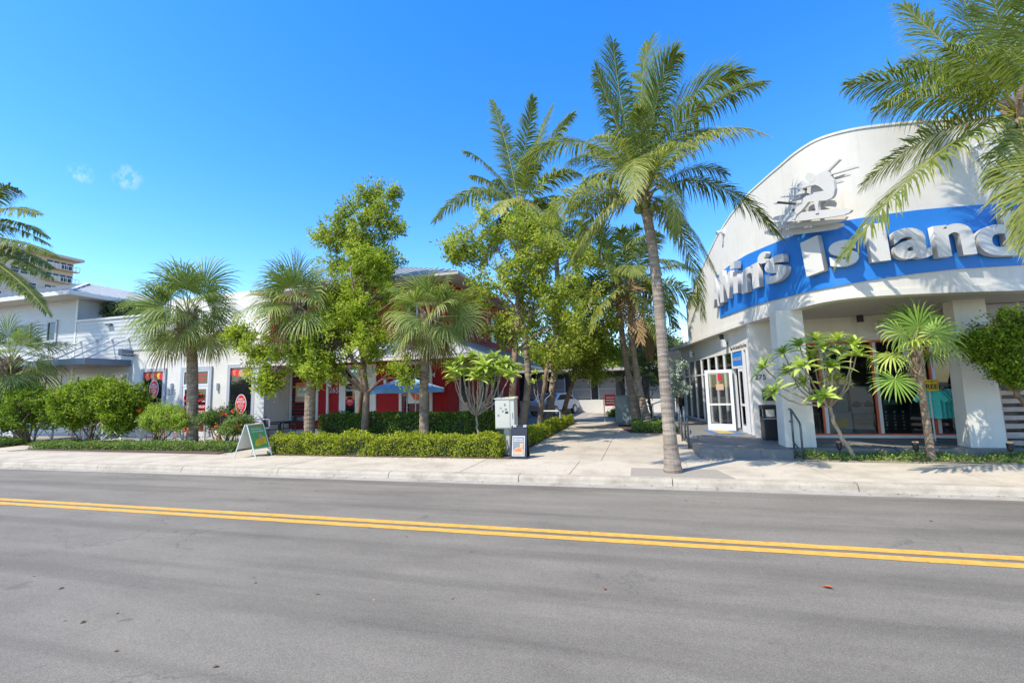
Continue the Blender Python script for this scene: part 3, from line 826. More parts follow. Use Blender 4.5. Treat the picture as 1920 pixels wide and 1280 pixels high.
while x < XR + OV - .01:
    x2 = min(x + PW, XR + OV)
    t0 = min(1, max(.02, (XR + OV - x) / OV)); t1 = min(1, max(.0, (XR + OV - x2) / OV))
    e = lambda xx, t: (xx, YR - OV + OV * t, ZE + (ZT - ZE) * t)
    seam_panel((x, YR - OV - .04, ZE - .02), (x2 - .004, YR - OV - .04, ZE - .02), e(x2 - .004, t1), e(x, t0), awn)
    x = x2
y = YR - OV
while y < YB - .01:
    y2 = min(y + PW, YB)
    t0 = min(1, max(0, (y - (YR - OV)) / OV)); t1 = min(1, max(.02, (y2 - (YR - OV)) / OV))
    e = lambda yy, t: (XR + OV - OV * t, yy, ZE + (ZT - ZE) * t)
    seam_panel((XR + OV + .04, y, ZE - .02), (XR + OV + .04, y2 - .004, ZE - .02), e(y2 - .004, t1), e(y, t0), awn)
    y = y2
# upper hip roof
ex0, ex1, ey0, ey1, ez, rz_ = XL - .3, XR + .95, YR - .95, YB + .9, 6.85, 8.75
rx = (ex0 + ex1) / 2; ra, rb = ey0 + 4.9, ey1 - 4.9
rf = MB().add([(ex0, ey0, ez), (ex1, ey0, ez), (ex1, ey1, ez), (ex0, ey1, ez), (rx, ra, rz_), (rx, rb, rz_)], [(0, 1, 4), (1, 2, 5, 4), (2, 3, 5), (3, 0, 4, 5)]).add([(ex0, ey0, ez - .14), (ex1, ey0, ez - .14), (ex1, ey1, ez - .14), (ex0, ey1, ez - .14), (ex0, ey0, ez - .002), (ex1, ey0, ez - .002), (ex1, ey1, ez - .002), (ex0, ey1, ez - .002)], [(0, 3, 2, 1), (0, 1, 5, 4), (1, 2, 6, 5), (2, 3, 7, 6), (3, 0, 4, 7)])
roof = rf.build('roof', M['soffit'], red)
k = 0; x = ex0
while x < ex1 - .05:                          # sheets on the street slope, cut along the hips
    x2 = min(x + .5, ex1)
    hgt = lambda xx: max(0.005, min(1, (xx - ex0) / (rx - ex0) if xx < rx else (ex1 - xx) / (ex1 - rx)))
    P_ = lambda xx: (xx, ey0 + (ra - ey0) * hgt(xx), ez + (rz_ - ez) * hgt(xx) + .004)
    seam_panel((x, ey0 - .02, ez), (x2 - .004, ey0 - .02, ez), P_(x2 - .004), P_(x), roof); x = x2
# lettering and stickers
def plane_text(body, px, py, Y, h, mat, parent, width=None, name='lettering', off=.0, proud=.004):
    p = at(px, py, Y); return put_text(body, (p.x, Y - proud, p.z), (1, 0, 0), (0, 0, 1), h, mat, parent, name, 0.0, off, width=width)
M['ink_white'] = plain('white_print', (.75, .75, .73), .5)
M['ink_red'] = plain('red_print', (.62, .02, .025), .5)
M['ink_orange'] = plain('orange_print', (.75, .16, .05), .5)
M['ink_dark'] = plain('dark_print', (.03, .03, .03), .5)
M['ink_grey'] = plain('grey_print', (.2, .2, .2), .5)
M['ink_tan'] = plain('tan_print', (.5, .33, .2), .6)
M['ink_yellow'] = plain('yellow_print', (.75, .52, .03), .5)
M['ink_green'] = plain('green_print', (.12, .4, .12), .5)
plane_text('& ICE CREAM', 786, 708, YR - .024, .2, M['ink_white'], red, 1.5, off=.02)
plane_text('265', 626, 736, YR - .04, .26, M['grey_trim'], red, .5, 'street_number', .01)
plane_text('OPEN', 664, 698, YR - .036, .12, plain('open_cyan', (.3, .75, .7), .4, 0, .6), red, .5)
plane_text('Kilwins', 656, 733, YR - .046, .13, M['ink_white'], red, .36, off=.01)
p = at(656, 742, YR - .047)
wbox(dx0 + .13, dm - .13, YR - .05, YR - .047, p.z - .14, p.z - .02).build('orange_sticker', M['ink_orange'], red)
q = at(656, 752, YR - .05); st = []
for k in range(28):
    a = 2 * math.pi * k / 28; r = .22 if k % 2 == 0 else .17; st.append((q.x + r * math.cos(a), YR - .05, q.z + r * math.sin(a)))
MB().slab(st, (0, .003, 0)).build('star_sticker', M['ink_red'], red)
plane_text('FREE', 656, 753, YR - .052, .07, M['ink_white'], red, .22)
p = at(565, 735, YR); pb = MB().box(p.x - .3, p.x + .3, YR - .032, YR - .024, p.z - .45, p.z + .45).build('poster', M['ink_tan'], red)
MB().box(p.x - .3, p.x + .3, YR - .036, YR - .033, p.z + .3, p.z + .45).build('poster_band', M['ink_orange'], pb)
MB().box(p.x - .22, p.x + .22, YR - .036, YR - .033, p.z - .2, p.z + .22).build('poster_picture', M['trim'], pb)
p = at(777, 745, YR); pb = MB().box(p.x - .3, p.x + .35, YR - .032, YR - .024, p.z - .25, p.z + .35).build('poster', M['ink_white'], red)
MB().slab([(p.x - .26, YR - .034, p.z + .3), (p.x + .0, YR - .034, p.z - .1), (p.x + .3, YR - .034, p.z - .14), (p.x + .32, YR - .034, p.z + .1)], (0, .001, 0)).build('poster_picture', M['ink_orange'], pb)

# ================================================================== white stucco shop number 255
wh = thing('stucco_shop', 'white stucco shopfront numbered 255 with grey framed windows', 'building', (-20, 16.5, 0))
YS = 16.5; XS = lambda px: at(px, 720, YS).x
sx0, sx1 = XS(247), XS(497)
wbox(sx0, sx1, YS, YB, .1, 4.35).build('wall', M['white_stucco'], wh)
wbox(sx0 - .02, sx1 + .02, YS - .05, YS + .3, 4.34, 4.5).build('coping', M['white_stucco'], wh)
wbox(sx0 - 1.0, XL + 1.8, 19.0, YB - .2, 4.3, 7.45).build('upper_wall', M['white_stucco'], wh)
wbox(sx1 - .9, sx1 + .0, YS - .35, YS - .002, 4.1, 4.3).build('ledge', M['white_paint'], wh)
wbox(sx1 - .5, sx1 + .02, YS - .06, YS - .001, .12, 4.33).build('end_pier', M['white_paint'], wh)
for pa, pb, ztop in ((270, 307, 3.22), (433, 474, 3.22)):
    x0, x1 = XS(pa), XS(pb)
    w = window(wh, x0, x1, .5, ztop, YS, 'grey_trim', .16, .07, False)
    # printed pizza garland along the head of the pane
    for k in range(7):
        cx = x0 + (x1 - x0) * (k + .5) / 7; r = .12 + .07 * rng.random(); cz = ztop - .02 - r * (.7 + .6 * rng.random())
        pts = [(min(x1, max(x0, cx + r * math.cos(a))), YS - .026 - .0012 * k, min(ztop, cz + r * math.sin(a))) for a in np.linspace(0, 2 * math.pi, 15)[:-1]]
        MB().slab(pts, (0, .001, 0)).build('window_print', [M['ink_red'], M['ink_orange'], M['ink_red'], M['ink_tan'], M['ink_red'], M['ink_yellow'], M['ink_red']][k], w)
def oval(px, py, label=None):
    p = at(px, py, YS)
    for k, (rw, rh, mt) in enumerate(((.3, .43, 'ink_white'), (.27, .4, 'ink_red'))):
        pts = [(p.x + rw * math.cos(a), YS - .04 - .003 * k, p.z + rh * math.sin(a)) for a in np.linspace(0, 2 * math.pi, 33)[:-1]]
        o = MB().slab(pts, (0, .002, 0)).build('oval_sticker', M[mt], wh)
    for body, dz, h, w in (('FAMILY', .17, .09, .32), ('BUNDLE #9', .05, .1, .44), ('Large 16"', -.05, .06, .3), ('Cheese Pizza', -.13, .06, .34), ('& Wings', -.2, .06, .22), ('$29', -.32, .07, .12)):
        put_text(body, (p.x, YS - .046, p.z + dz), (1, 0, 0), (0, 0, 1), h, M['ink_white'], wh, 'lettering', 0, .015, width=w)
oval(290, 729); oval(453, 757)
x0, x1 = XS(345), XS(393); xm = (x0 + x1) / 2
df = MB().box(x0 - .16, x0, YS - .07, YS + .02, .15, 3.36).box(x1, x1 + .16, YS - .07, YS + .02, .15, 3.36).box(x0, x1, YS - .07, YS + .02, 3.2, 3.36)
dfr = df.build('door_frame', M['grey_trim'], wh)
MB().box(x0, x1, YS - .06, YS + .02, 2.46, 2.56).box(x0, x1, YS - .06, YS + .02, 3.14, 3.2).box(x0, x0 + .06, YS - .06, YS + .02, 2.56, 3.14).box(x1 - .06, x1, YS - .06, YS + .02, 2.56, 3.14).build('transom_frame', M['white_metal'], dfr)
wbox(x0 + .06, x1 - .06, YS - .03, YS - .02, 2.56, 3.14).build('transom_pane', M['glass'], dfr)
for k, (a, b) in enumerate(((x0, xm - .006), (xm + .006, x1))):
    d = MB().box(a, a + .13, YS - .05, YS - .02, .17, 2.46).box(b - .13, b, YS - .05, YS - .02, .17, 2.46).box(a + .13, b - .13, YS - .05, YS - .02, 2.32, 2.46).box(a + .13, b - .13, YS - .05, YS - .02, .17, .4).build('door', M['white_metal'], wh)
    wbox(a + .13, b - .13, YS - .036, YS - .03, .4, 2.32).build('pane', M['glass'], d)
    c = (a + b) / 2; w_ = b - a - .28
    pts = [(c - .04 + .16 * math.cos(t) - .06, YS - .039, 1.93 + .17 * math.sin(t)) for t in np.linspace(.9, 5.6, 12)]
    MB().tube(pts, .035, 5).build('door_logo', M['ink_red'], d)
    put_text('Casa Pizza', (c + .03, YS - .04, 1.82), (1, 0, 0), (0, 0, 1), .1, M['ink_red'], d, 'lettering', 0, .02, width=w_ * .75)
    wbox(c - w_ * .35, c + w_ * .42, YS - .0405, YS - .038, 1.74, 1.775).build('logo_underline', M['ink_white'], d)
    wbox(c - w_ / 2, c + w_ / 2, YS - .041, YS - .038, 1.43, 1.6).build('red_sticker', M['ink_red'], d)
    wbox(c - w_ / 2, c + w_ / 2, YS - .041, YS - .038, 1.19, 1.36).build('red_sticker', M['ink_red'], d)
    put_text('PICK-UP', (c, YS - .044, 1.47), (1, 0, 0), (0, 0, 1), .1, M['ink_white'], d, 'lettering', 0, .02, width=w_ * .8)
    put_text('CATERING', (c, YS - .044, 1.23), (1, 0, 0), (0, 0, 1), .1, M['ink_white'], d, 'lettering', 0, .02, width=w_ * .75)
put_text('pizzadelivers.com', (xm, YS - .032, 2.93), (1, 0, 0), (0, 0, 1), .15, M['ink_red'], wh, 'lettering', 0, .015, width=1.3)
put_text('787-0787', (xm + .1, YS - .032, 2.68), (1, 0, 0), (0, 0, 1), .17, M['ink_red'], wh, 'lettering', 0, .015, width=.95)
plane_text('255', 322, 740, YS, .26, M['ink_grey'], wh, .5, 'street_number', .01)
for px in (323, 409):
    p = at(px, 724, YS); MB().lathe([(.03, p.z - .17), (.06, p.z - .15), (.07, p.z + .15), (.04, p.z + .17)], (p.x, YS - .05), 10).build('wall_sconce', M['white_metal'], wh)
p = at(482, 729, YS - .07); MB().lathe([(.07, -.03), (.07, .03), (.04, .05)], (0, 0), 12).build('alarm_bell', M['red_metal'], wh).matrix_local = Matrix.Translation(Vector((p.x, YS - .09, p.z)) - Vector(wh.location)) @ Matrix.Rotation(math.pi / 2, 4, 'X')

# ================================================================== pale sided house on the left
sh = thing('sided_house', 'pale blue white clapboard house with low metal roof at left', 'building', (-28, 17, 0))
YH = 17.0; XH = lambda px: at(px, 650, YH).x
hc = at(147, 560, YH).x; hr = sx0 - .03
wbox(-62, hc, YH, YB, .1, 7.75).build('wall', M['siding'], sh)
wbox(hc, hr, YH, YB, .1, 6.2).build('terrace_wall', M['siding'], sh)
clapboards(sh, (-62, YH), (hc - .06, YH), .3, 7.6, .2, 'siding', .022)
clapboards(sh, (hc + .06, YH), (hr, YH), .3, 6.1, .2, 'siding', .022)
wbox(hc - .06, hc + .06, YH - .035, YH - .001, .15, 7.6).build('corner_board', M['white_paint'], sh)
wbox(hc, hr, YH - .06, YH + .2, 6.12, 6.22).build('parapet_cap', M['white_paint'], sh)
ez0, ez1 = 7.6, 8.5; eo = .95; ti = 1.3
E0 = (hc + eo, YH - eo); T0 = (hc + eo - ti - .5, YH - eo + ti + .5)
sk = MB().slab([(-62, E0[1], ez0), (E0[0], E0[1], ez0), (T0[0], T0[1], ez1), (-62, T0[1], ez1)], (0, 0, -.08)).slab([(E0[0], E0[1], ez0), (E0[0], YB, ez0), (T0[0], YB, ez1), (T0[0], T0[1], ez1)], (0, 0, -.08))
rf = sk.build('roof', M['metal_roof'], sh)
wbox(-62, E0[0] + .03, E0[1] - .04, E0[1] - .002, ez0 - .2, ez0 + .01).build('gutter', M['white_paint'], rf)
wbox(E0[0] + .002, E0[0] + .04, E0[1], YB, ez0 - .2, ez0 + .01).build('gutter', M['white_paint'], rf)
MB().prism([(-62, E0[1] + .01), (E0[0] - .01, E0[1] + .01), (E0[0] - .01, YB), (-62, YB)], ez0 - .22, ez0 - .1).build('soffit', M['soffit'], rf)
x = -46.0
while x < E0[0] - .5:
    x2 = x + .5; f = lambda xx: max(.02, min(1., (E0[0] - xx) / (E0[0] - T0[0])))
    Q = lambda xx: (xx, E0[1] + (T0[1] - E0[1]) * f(xx), ez0 + (ez1 - ez0) * f(xx) + .002)
    seam_panel((x, E0[1] - .03, ez0), (x2 - .004, E0[1] - .03, ez0), Q(x2 - .004), Q(x), rf); x = x2
y = E0[1] + .3
while y < YB - .5:
    y2 = y + .5; f = lambda yy: max(.02, min(1., (yy - E0[1]) / (T0[1] - E0[1])))
    Q = lambda yy: (E0[0] + (T0[0] - E0[0]) * f(yy), yy, ez0 + (ez1 - ez0) * f(yy) + .002)
    seam_panel((E0[0] + .03, y, ez0), (E0[0] + .03, y2 - .004, ez0), Q(y2 - .004), Q(y), rf); y = y2
MB().slab([(E0[0] - .12, E0[1], ez0 + .03), (E0[0] + .02, E0[1] + .1, ez0 + .03), (T0[0] + .1, T0[1] + .1, ez1 + .03), (T0[0] - .12, T0[1], ez1 + .03)], (0, 0, .04)).build('hip_cap', M['white_paint'], rf)
window(sh, XH(89), XH(103), at(97, 638, YH).z, at(97, 605, YH).z, YH, 'grey_trim', .13, .07)
window(sh, XH(28), XH(54), at(40, 640, YH).z, at(40, 612, YH).z, YH, 'grey_trim', .13, .07)
for pa, pb in ((152, 186), (218, 243), (92, 118)):
    window(sh, XH(pa), XH(pb), .9, at(160, 706, YH).z, YH, 'trim', .13, .06)
p = at(208, 609, YH); wbox(p.x - .18, p.x + .18, YH - .16, YH - .04, p.z - .05, p.z + .06).build('wall_lamp', M['dark_steel'], sh)
# hung grey canopies with white rods
def canopy(x0, x1, y0, z, t=.24):
    c = wbox(x0, x1, y0, YH - .03, z, z + .05).build('canopy', M['soffit'], sh)
    MB().box(x0, x1 + .03, y0 - .03, y0, z - .06, z + t).box(x1, x1 + .03, y0, YH - .03, z - .06, z + t).build('fascia', M['canopy'], c)
    return c
cx1 = at(160, 672, 15.0).x; cz = at(160, 680, 15.0).z
c1 = canopy(-34, cx1, 15.0, cz)
c2 = canopy(cx1 + 1.0, hr - .1, 15.9, cz + .42, .26)
for k in range(7):
    xx = cx1 - .25 - k * 1.15
    MB().tube([(xx, 15.15, cz + .2), (xx, YH - .05, cz + 1.35)], .035, 8).build('tie_rod', M['white_metal'], c1)
    MB().tube([(xx, YH - .12, cz + 1.35), (xx, YH - .0, cz + 1.35)], .07, 8).build('rod_anchor', M['white_metal'], c1)

# ================================================================== distant tower
tw = thing('apartment_tower', 'distant tan apartment tower with balconies above the left roofs', 'building', (-130, 62, 0))
TX = -130.0; ty0, ty1, tz = 44.0, onx(138, 500, TX).y, onx(138, 488, TX).z
wbox(TX - 18, TX, ty0, ty1, 0, tz).build('wall', M['highrise'], tw)
wbox(TX - 19, TX + 2.0, ty0 - 1, ty1 + 1.0, tz - .5, tz + .1).build('roof_slab', M['highrise'], tw)
pane0 = None
win = MB().box(-.02, .05, -.75, .75, -.7, .7).build('window', M['white_paint'], tw); win.location = (0, 0, -100)
_first = True
for fl in range(7):
    zc = tz - 1.9 - fl * 2.95
    for gy in np.arange(ty1 - 9.0, ty0 + 1, -5.6):
        for k in range(3):
            if _first: o = win; _first = False
            else: o = win.copy(); COL.objects.link(o)
            o.location = Vector((TX, gy + (k - 1) * 1.6, zc)) - Vector(tw.location)
            for j in range(2):
                if pane0 is None: pane0 = MB().box(.05, .07, -.62, .62, .04, .6).build('pane', M['glass'], o); pn = pane0
                else: pn = pane0.copy(); COL.objects.link(pn); pn.parent = o
                pn.location = (0, 0, -.64 * j)
    yb0, yb1 = ty1 - 5.6, ty1 + .6
    b = wbox(TX - .1, TX + 1.3, yb0, yb1, zc - 1.25, zc - 1.05).build('balcony', M['highrise'], tw)
    for k in range(9):
        yy = yb0 + (yb1 - yb0) * k / 8
        wbox(TX + 1.2, TX + 1.28, yy - .05, yy + .05, zc - 1.05, zc - .1).build('baluster', M['white_paint'], b)
    wbox(TX + 1.19, TX + 1.29, yb0, yb1, zc - .1, zc + .02).build('hand_rail', M['white_paint'], b)
    wbox(TX + 1.22, TX + 1.26, yb0, yb0 + 2.6, zc - 1.05, zc - .1).build('balcony_panel', M['highrise'], b)
    for k in range(4): wbox(TX + .01, TX + .06, yb0 + .5 + k * 1.3, yb0 + 1.5 + k * 1.3, zc - 1.0, zc + .75).build('balcony_door', M['glass'], b)

# ================================================================== low building across the end of the walkway
fb = thing('rear_building', 'low building with white base wall and grey shutters across the walkway end', 'building', (-1, 34, 0))
YF = 34.0
wbox(-16, 12, YF, YF + 8, .1, 3.4).build('wall', M['interior'], fb)
wbox(-16, 12, YF - .25, YF - .005, .1, 1.05).build('base_wall', M['white_paint'], fb)
x = -12.0; k = 0
while x < 9:
    w = 1.3 if k % 3 else 1.05
    s_ = wbox(x, x + w, YF - .12, YF - .03, 1.12, 2.62).build('shutter', M['panel_grey'], fb)
    MB().box(x - .06, x - .003, YF - .15, YF - .01, 1.06, 2.7).box(x + w + .003, x + w + .06, YF - .15, YF - .01, 1.06, 2.7).box(x, x + w, YF - .14, YF - .12, 1.8, 1.84).build('shutter_frame', M['white_metal'], s_)
    x += w + .62; k += 1
wbox(-16, 12, YF - 1.2, YF + 8, 3.1, 3.3).build('roof', M['soffit'], fb)
# ================================================================== vegetation builders
def nrm(a): return a / np.maximum(1e-9, np.linalg.norm(a, axis=-1, keepdims=True))
def np_mesh(name, V, faces, tint, mat, parent, mi=None):
    """V (n,3); faces: list of (k,m) int arrays; tint one value per face, in order"""
    me = bpy.data.meshes.new(name)
    nl = sum(f.size for f in faces); npoly = sum(len(f) for f in faces)
    me.vertices.add(len(V)); me.vertices.foreach_set('co', np.ascontiguousarray(V, dtype=np.float32).ravel())
    me.loops.add(nl); me.polygons.add(npoly)
    me.loops.foreach_set('vertex_index', np.concatenate([f.ravel() for f in faces]).astype(np.int32))
    tot = np.concatenate([np.full(len(f), f.shape[1]) for f in faces]).astype(np.int32)
    st = np.concatenate([[0], np.cumsum(tot)[:-1]]).astype(np.int32)
    me.polygons.foreach_set('loop_start', st)
    mats = mat if isinstance(mat, (list, tuple)) else [mat]
    for m in mats: me.materials.append(m)
    if mi is not None: me.polygons.foreach_set('material_index', np.asarray(mi, dtype=np.int32))
    at_ = me.attributes.new('tint', 'FLOAT', 'FACE')
    at_.data.foreach_set('value', np.clip(np.asarray(tint, dtype=np.float32), 0, 1))
    me.update(calc_edges=True); me.validate()
    o = bpy.data.objects.new(name, me); COL.objects.link(o)
    if parent is not None:
        o.parent = parent; o.location = -Vector(root_of(parent).location) if parent.parent is None else (0, 0, 0)
    return o
def leaf_batch(name, C, D, Nn, L, W, tint, mat, parent, fold=.25):
    """many folded leaves: base points C, directions D, normals Nn"""
    C, D, Nn = np.asarray(C), nrm(np.asarray(D)), np.asarray(Nn)
    B = nrm(np.cross(D, Nn)); Nn = np.cross(B, D); n = len(C)
    L = np.broadcast_to(L, n)[:, None]; W = np.broadcast_to(W, n)[:, None]
    V = np.stack([C, C + D * L * .58 + B * W * .5 + Nn * W * fold, C + D * L - Nn * L * .1, C + D * L * .58 - B * W * .5 + Nn * W * fold], 1).reshape(-1, 3)
    i = np.arange(n)[:, None] * 4
    F = np.concatenate([i + np.array([[0, 1, 2]]), i + np.array([[0, 2, 3]])], 1).reshape(-1, 3)
    return np_mesh(name, V, [F], np.repeat(tint, 2), mat, parent)
def lump(P, seed=0., sc=1.):
    """smooth pseudo-noise in -1..1 for points"""
    x, y, z = P[:, 0] * sc + seed, P[:, 1] * sc + seed * 1.7, P[:, 2] * sc - seed
    return (np.sin(1.7 * x + 2.1 * np.sin(.9 * y + z)) + np.sin(2.3 * y + 1.3 * np.sin(1.1 * z + x)) + np.sin(2.0 * z + 1.6 * np.sin(1.3 * x - y))) / 3
def bez(a, b, c, n):
    t = np.linspace(0, 1, n)[:, None]
    return (1 - t) ** 2 * a + 2 * t * (1 - t) * b + t * t * c

# ---- feather palm frond
def frond(parent, a, b, c, mat, base_tint=.45, Lmax=None, n=112, droop=.5, name='frond', wide=1.):
    a, b, c = (np.array(q, float) for q in (a, b, c))
    K = 34; P = bez(a, b, c, K); seg = np.linalg.norm(np.diff(P, axis=0), axis=1).sum()
    Lmax = Lmax or min(1., seg * .28)
    T = nrm(np.gradient(P, axis=0)); up = np.array([0, 0, 1.])
    h = c - a; hs = np.array([-h[1], h[0], 0]); hs = hs / max(1e-6, np.linalg.norm(hs))
    S = nrm(hs[None] - T * (T @ hs)[:, None])
    tw = rng.normal(0, .45)                               # the frond's own roll about its midrib
    Nn = np.cross(S, T); Nn *= np.sign(Nn[:, 2:3] + 1e-9)
    S = S * math.cos(tw) + Nn * math.sin(tw)
    V, Q, R3, tint, tint3 = [], [], [], [], []
    # midrib: thin four sided tube
    rad = np.interp(np.linspace(0, 1, K), [0, .08, .3, 1], [.05, .028, .018, .004])[:, None] * max(.55, seg / 4.)
    ring = np.stack([P + S * rad, P + Nn * rad * .8, P - S * rad, P - Nn * rad * .8], 1).reshape(-1, 3)
    V.append(ring); i = np.arange(K - 1)[:, None] * 4
    for k in range(4):
        Q.append(np.concatenate([i + k, i + (k + 1) % 4, i + 4 + (k + 1) % 4, i + 4 + k], 1))
    tint.append(np.full((K - 1) * 4, .92)); base = K * 4
    ts = np.linspace(.16, .995, n)
    for sd in (-1, 1):
        t = np.clip(ts + rng.normal(0, .004, n), .15, .998)
        p = np.stack([np.interp(t, np.linspace(0, 1, K), P[:, j]) for j in range(3)], 1)
        tg = nrm(np.stack([np.interp(t, np.linspace(0, 1, K), T[:, j]) for j in range(3)], 1))
        s_ = nrm(np.stack([np.interp(t, np.linspace(0, 1, K), S[:, j]) for j in range(3)], 1)) * sd
        ln = Lmax * np.interp(t, [.15, .3, .5, .8, 1.], [.5, .95, 1., .75, .35]) * rng.uniform(.82, 1.1, n) * np.where(rng.random(n) < .06, .35, 1.)
        ang = np.interp(t, [.15, .5, 1], [1.25, 1.0, .45])[:, None] + rng.normal(0, .13, n)[:, None]
        d = nrm(s_ * np.sin(ang) + tg * np.cos(ang) + up * .12)
        dr = droop * rng.uniform(.4, 1.8, n)[:, None] * (1 - .6 * np.abs(tg[:, 2:3]))
        l_ = ln[:, None]
        m1 = p + d * l_ * .4 - up * l_ * .06 * dr
        d2 = nrm(d - up * .75 * dr); m2 = m1 + d2 * l_ * .33
        d3 = nrm(d2 - up * 1.1 * dr); tp = m2 + d3 * l_ * .3
        w = (.011 + .005 * rng.random(n))[:, None] * max(.8, Lmax / .75) * wide
        wd = nrm(tg - d * (tg * d).sum(1, keepdims=True))
        V.append(np.stack([p - wd * w * .7, p + wd * w * .7, m1 - wd * w, m1 + wd * w, m2 - wd * w * .8, m2 + wd * w * .8, tp], 1).reshape(-1, 3))
        i = base + np.arange(n)[:, None] * 7
        Q += [np.concatenate([i, i + 1, i + 3, i + 2], 1), np.concatenate([i + 2, i + 3, i + 5, i + 4], 1)]
        R3.append(np.concatenate([i + 4, i + 5, i + 6], 1))
        tv = np.clip(base_tint + rng.normal(0, .13, n), 0, 1)
        tint += [tv, tv]; tint3.append(np.clip(tv + .12, 0, 1)); base += n * 7
    Qa = np.concatenate(Q); Ra = np.concatenate(R3)
    return np_mesh(name, np.concatenate(V), [Qa, Ra], np.concatenate(tint + tint3), mat, parent)
def ringed_trunk(parent, pts, r0, r1, mat, flare=1.6, n=14, name='trunk', rings=True):
    pts = [np.array(p, float) for p in pts]
    P = catmull3(pts, 26); K = len(P); t = np.linspace(0, 1, K)
    r = r0 + (r1 - r0) * t ** .8
    r *= 1 + (flare - 1) * np.exp(-t * 14)
    mb = MB(); PP, RR = [], []
    for k in range(K):
        PP.append(P[k]); RR.append(r[k] * (1 + (.035 if (k % 2 and rings) else -.02) + rng.normal(0, .012)))
    mb.tube([Vector(p) for p in PP], RR, n)
    return mb.build(name, mat, parent, smooth=not rings)
def catmull3(P, n):
    P = [np.array(p, float) for p in P]; P = [2 * P[0] - P[1]] + P + [2 * P[-1] - P[-2]]; o = []
    for i in range(1, len(P) - 2):
        a, b, c, d = P[i - 1:i + 3]
        for k in range(n):
            t = k / n; o.append(.5 * ((2 * b) + (c - a) * t + (2 * a - 5 * b + 4 * c - d) * t * t + (3 * b - a - 3 * c + d) * t ** 3))
    o.append(P[-2]); return np.array(o)
def px3(px, py, Y): return np.array(at(px, py, Y))
def coconut(label, trunk_pts, r0, r1, fronds, nrand=0, rlen=3., seed=1, group='coconut palms', dead=2, leaf=None, wide=1., span=118):
    """trunk_pts world points base..crown; fronds: (ctrl, tip) world points"""
    global rng
    rng = np.random.default_rng(seed)
    t = thing('coconut_palm', label, 'palm tree', tuple(trunk_pts[0]), group)
    c = np.array(trunk_pts[-1], float)
    ringed_trunk(t, trunk_pts, r0, r1, M['palm_bark'])
    # fibrous crown base
    mb = MB()
    for k in range(16):
        a = k * 2.4; d = np.array([math.cos(a), math.sin(a), 0])
        q = c + np.array([0, 0, -.35 + .04 * k])
        mb.tube([Vector(q), Vector(q + d * .12 + np.array([0, 0, .18])), Vector(q + d * (.22 + .1 * rng.random()) + np.array([0, 0, .33]))], [.07, .055, .02], 5)
    mb.build('crown_fibre', M['sabal_bark'], t)
    for k in range(5):
        a = k * 1.3 + seed; q = c + np.array([math.cos(a) * .16, math.sin(a) * .16, -.12 - .07 * (k % 3)])
        m2 = MB(); m2.lathe([(.02, -.1), (.07, -.07), (.09, 0), (.07, .07), (.02, .1)], (0, 0), 8)
        o = m2.build('coconut', M['leaf_olive_plain'], t, smooth=True); o.location = Vector(q) - Vector(t.location)
    for (b, e, *ti) in fronds:
        tt = ti[0] if ti else float(np.clip(.45 + rng.normal(0, .12), .1, .8))
        frond(t, c + np.array([0, 0, .1]), b, e, M['coco'], tt, droop=.75 + .5 * rng.random(), wide=wide)
    for k in range(nrand):
        az = k * 2.39996 + seed; f = (k + .5) / nrand
        el = math.radians(78 - span * f ** .9)
        L = rlen * rng.uniform(.85, 1.1)
        d = np.array([math.cos(az) * math.cos(el), math.sin(az) * math.cos(el), math.sin(el)])
        ctrl = c + d * L * .55 + np.array([0, 0, .12 * L])
        tip = c + d * L * .86 + np.array([0, 0, -.34 * L * (1 - .55 * max(0, math.sin(el)))])
        frond(t, c + np.array([0, 0, .1]), ctrl, tip, M['coco'] if not (dead and f > .93) else M['dead'], float(np.clip(.3 + .35 * f + rng.normal(0, .08), 0, 1)), droop=.6 + .4 * rng.random(), n=80, wide=wide)
    return t
M['leaf_olive_plain'] = paint('coconut_husk', (.16, .2, .05), .5, .2, 4)

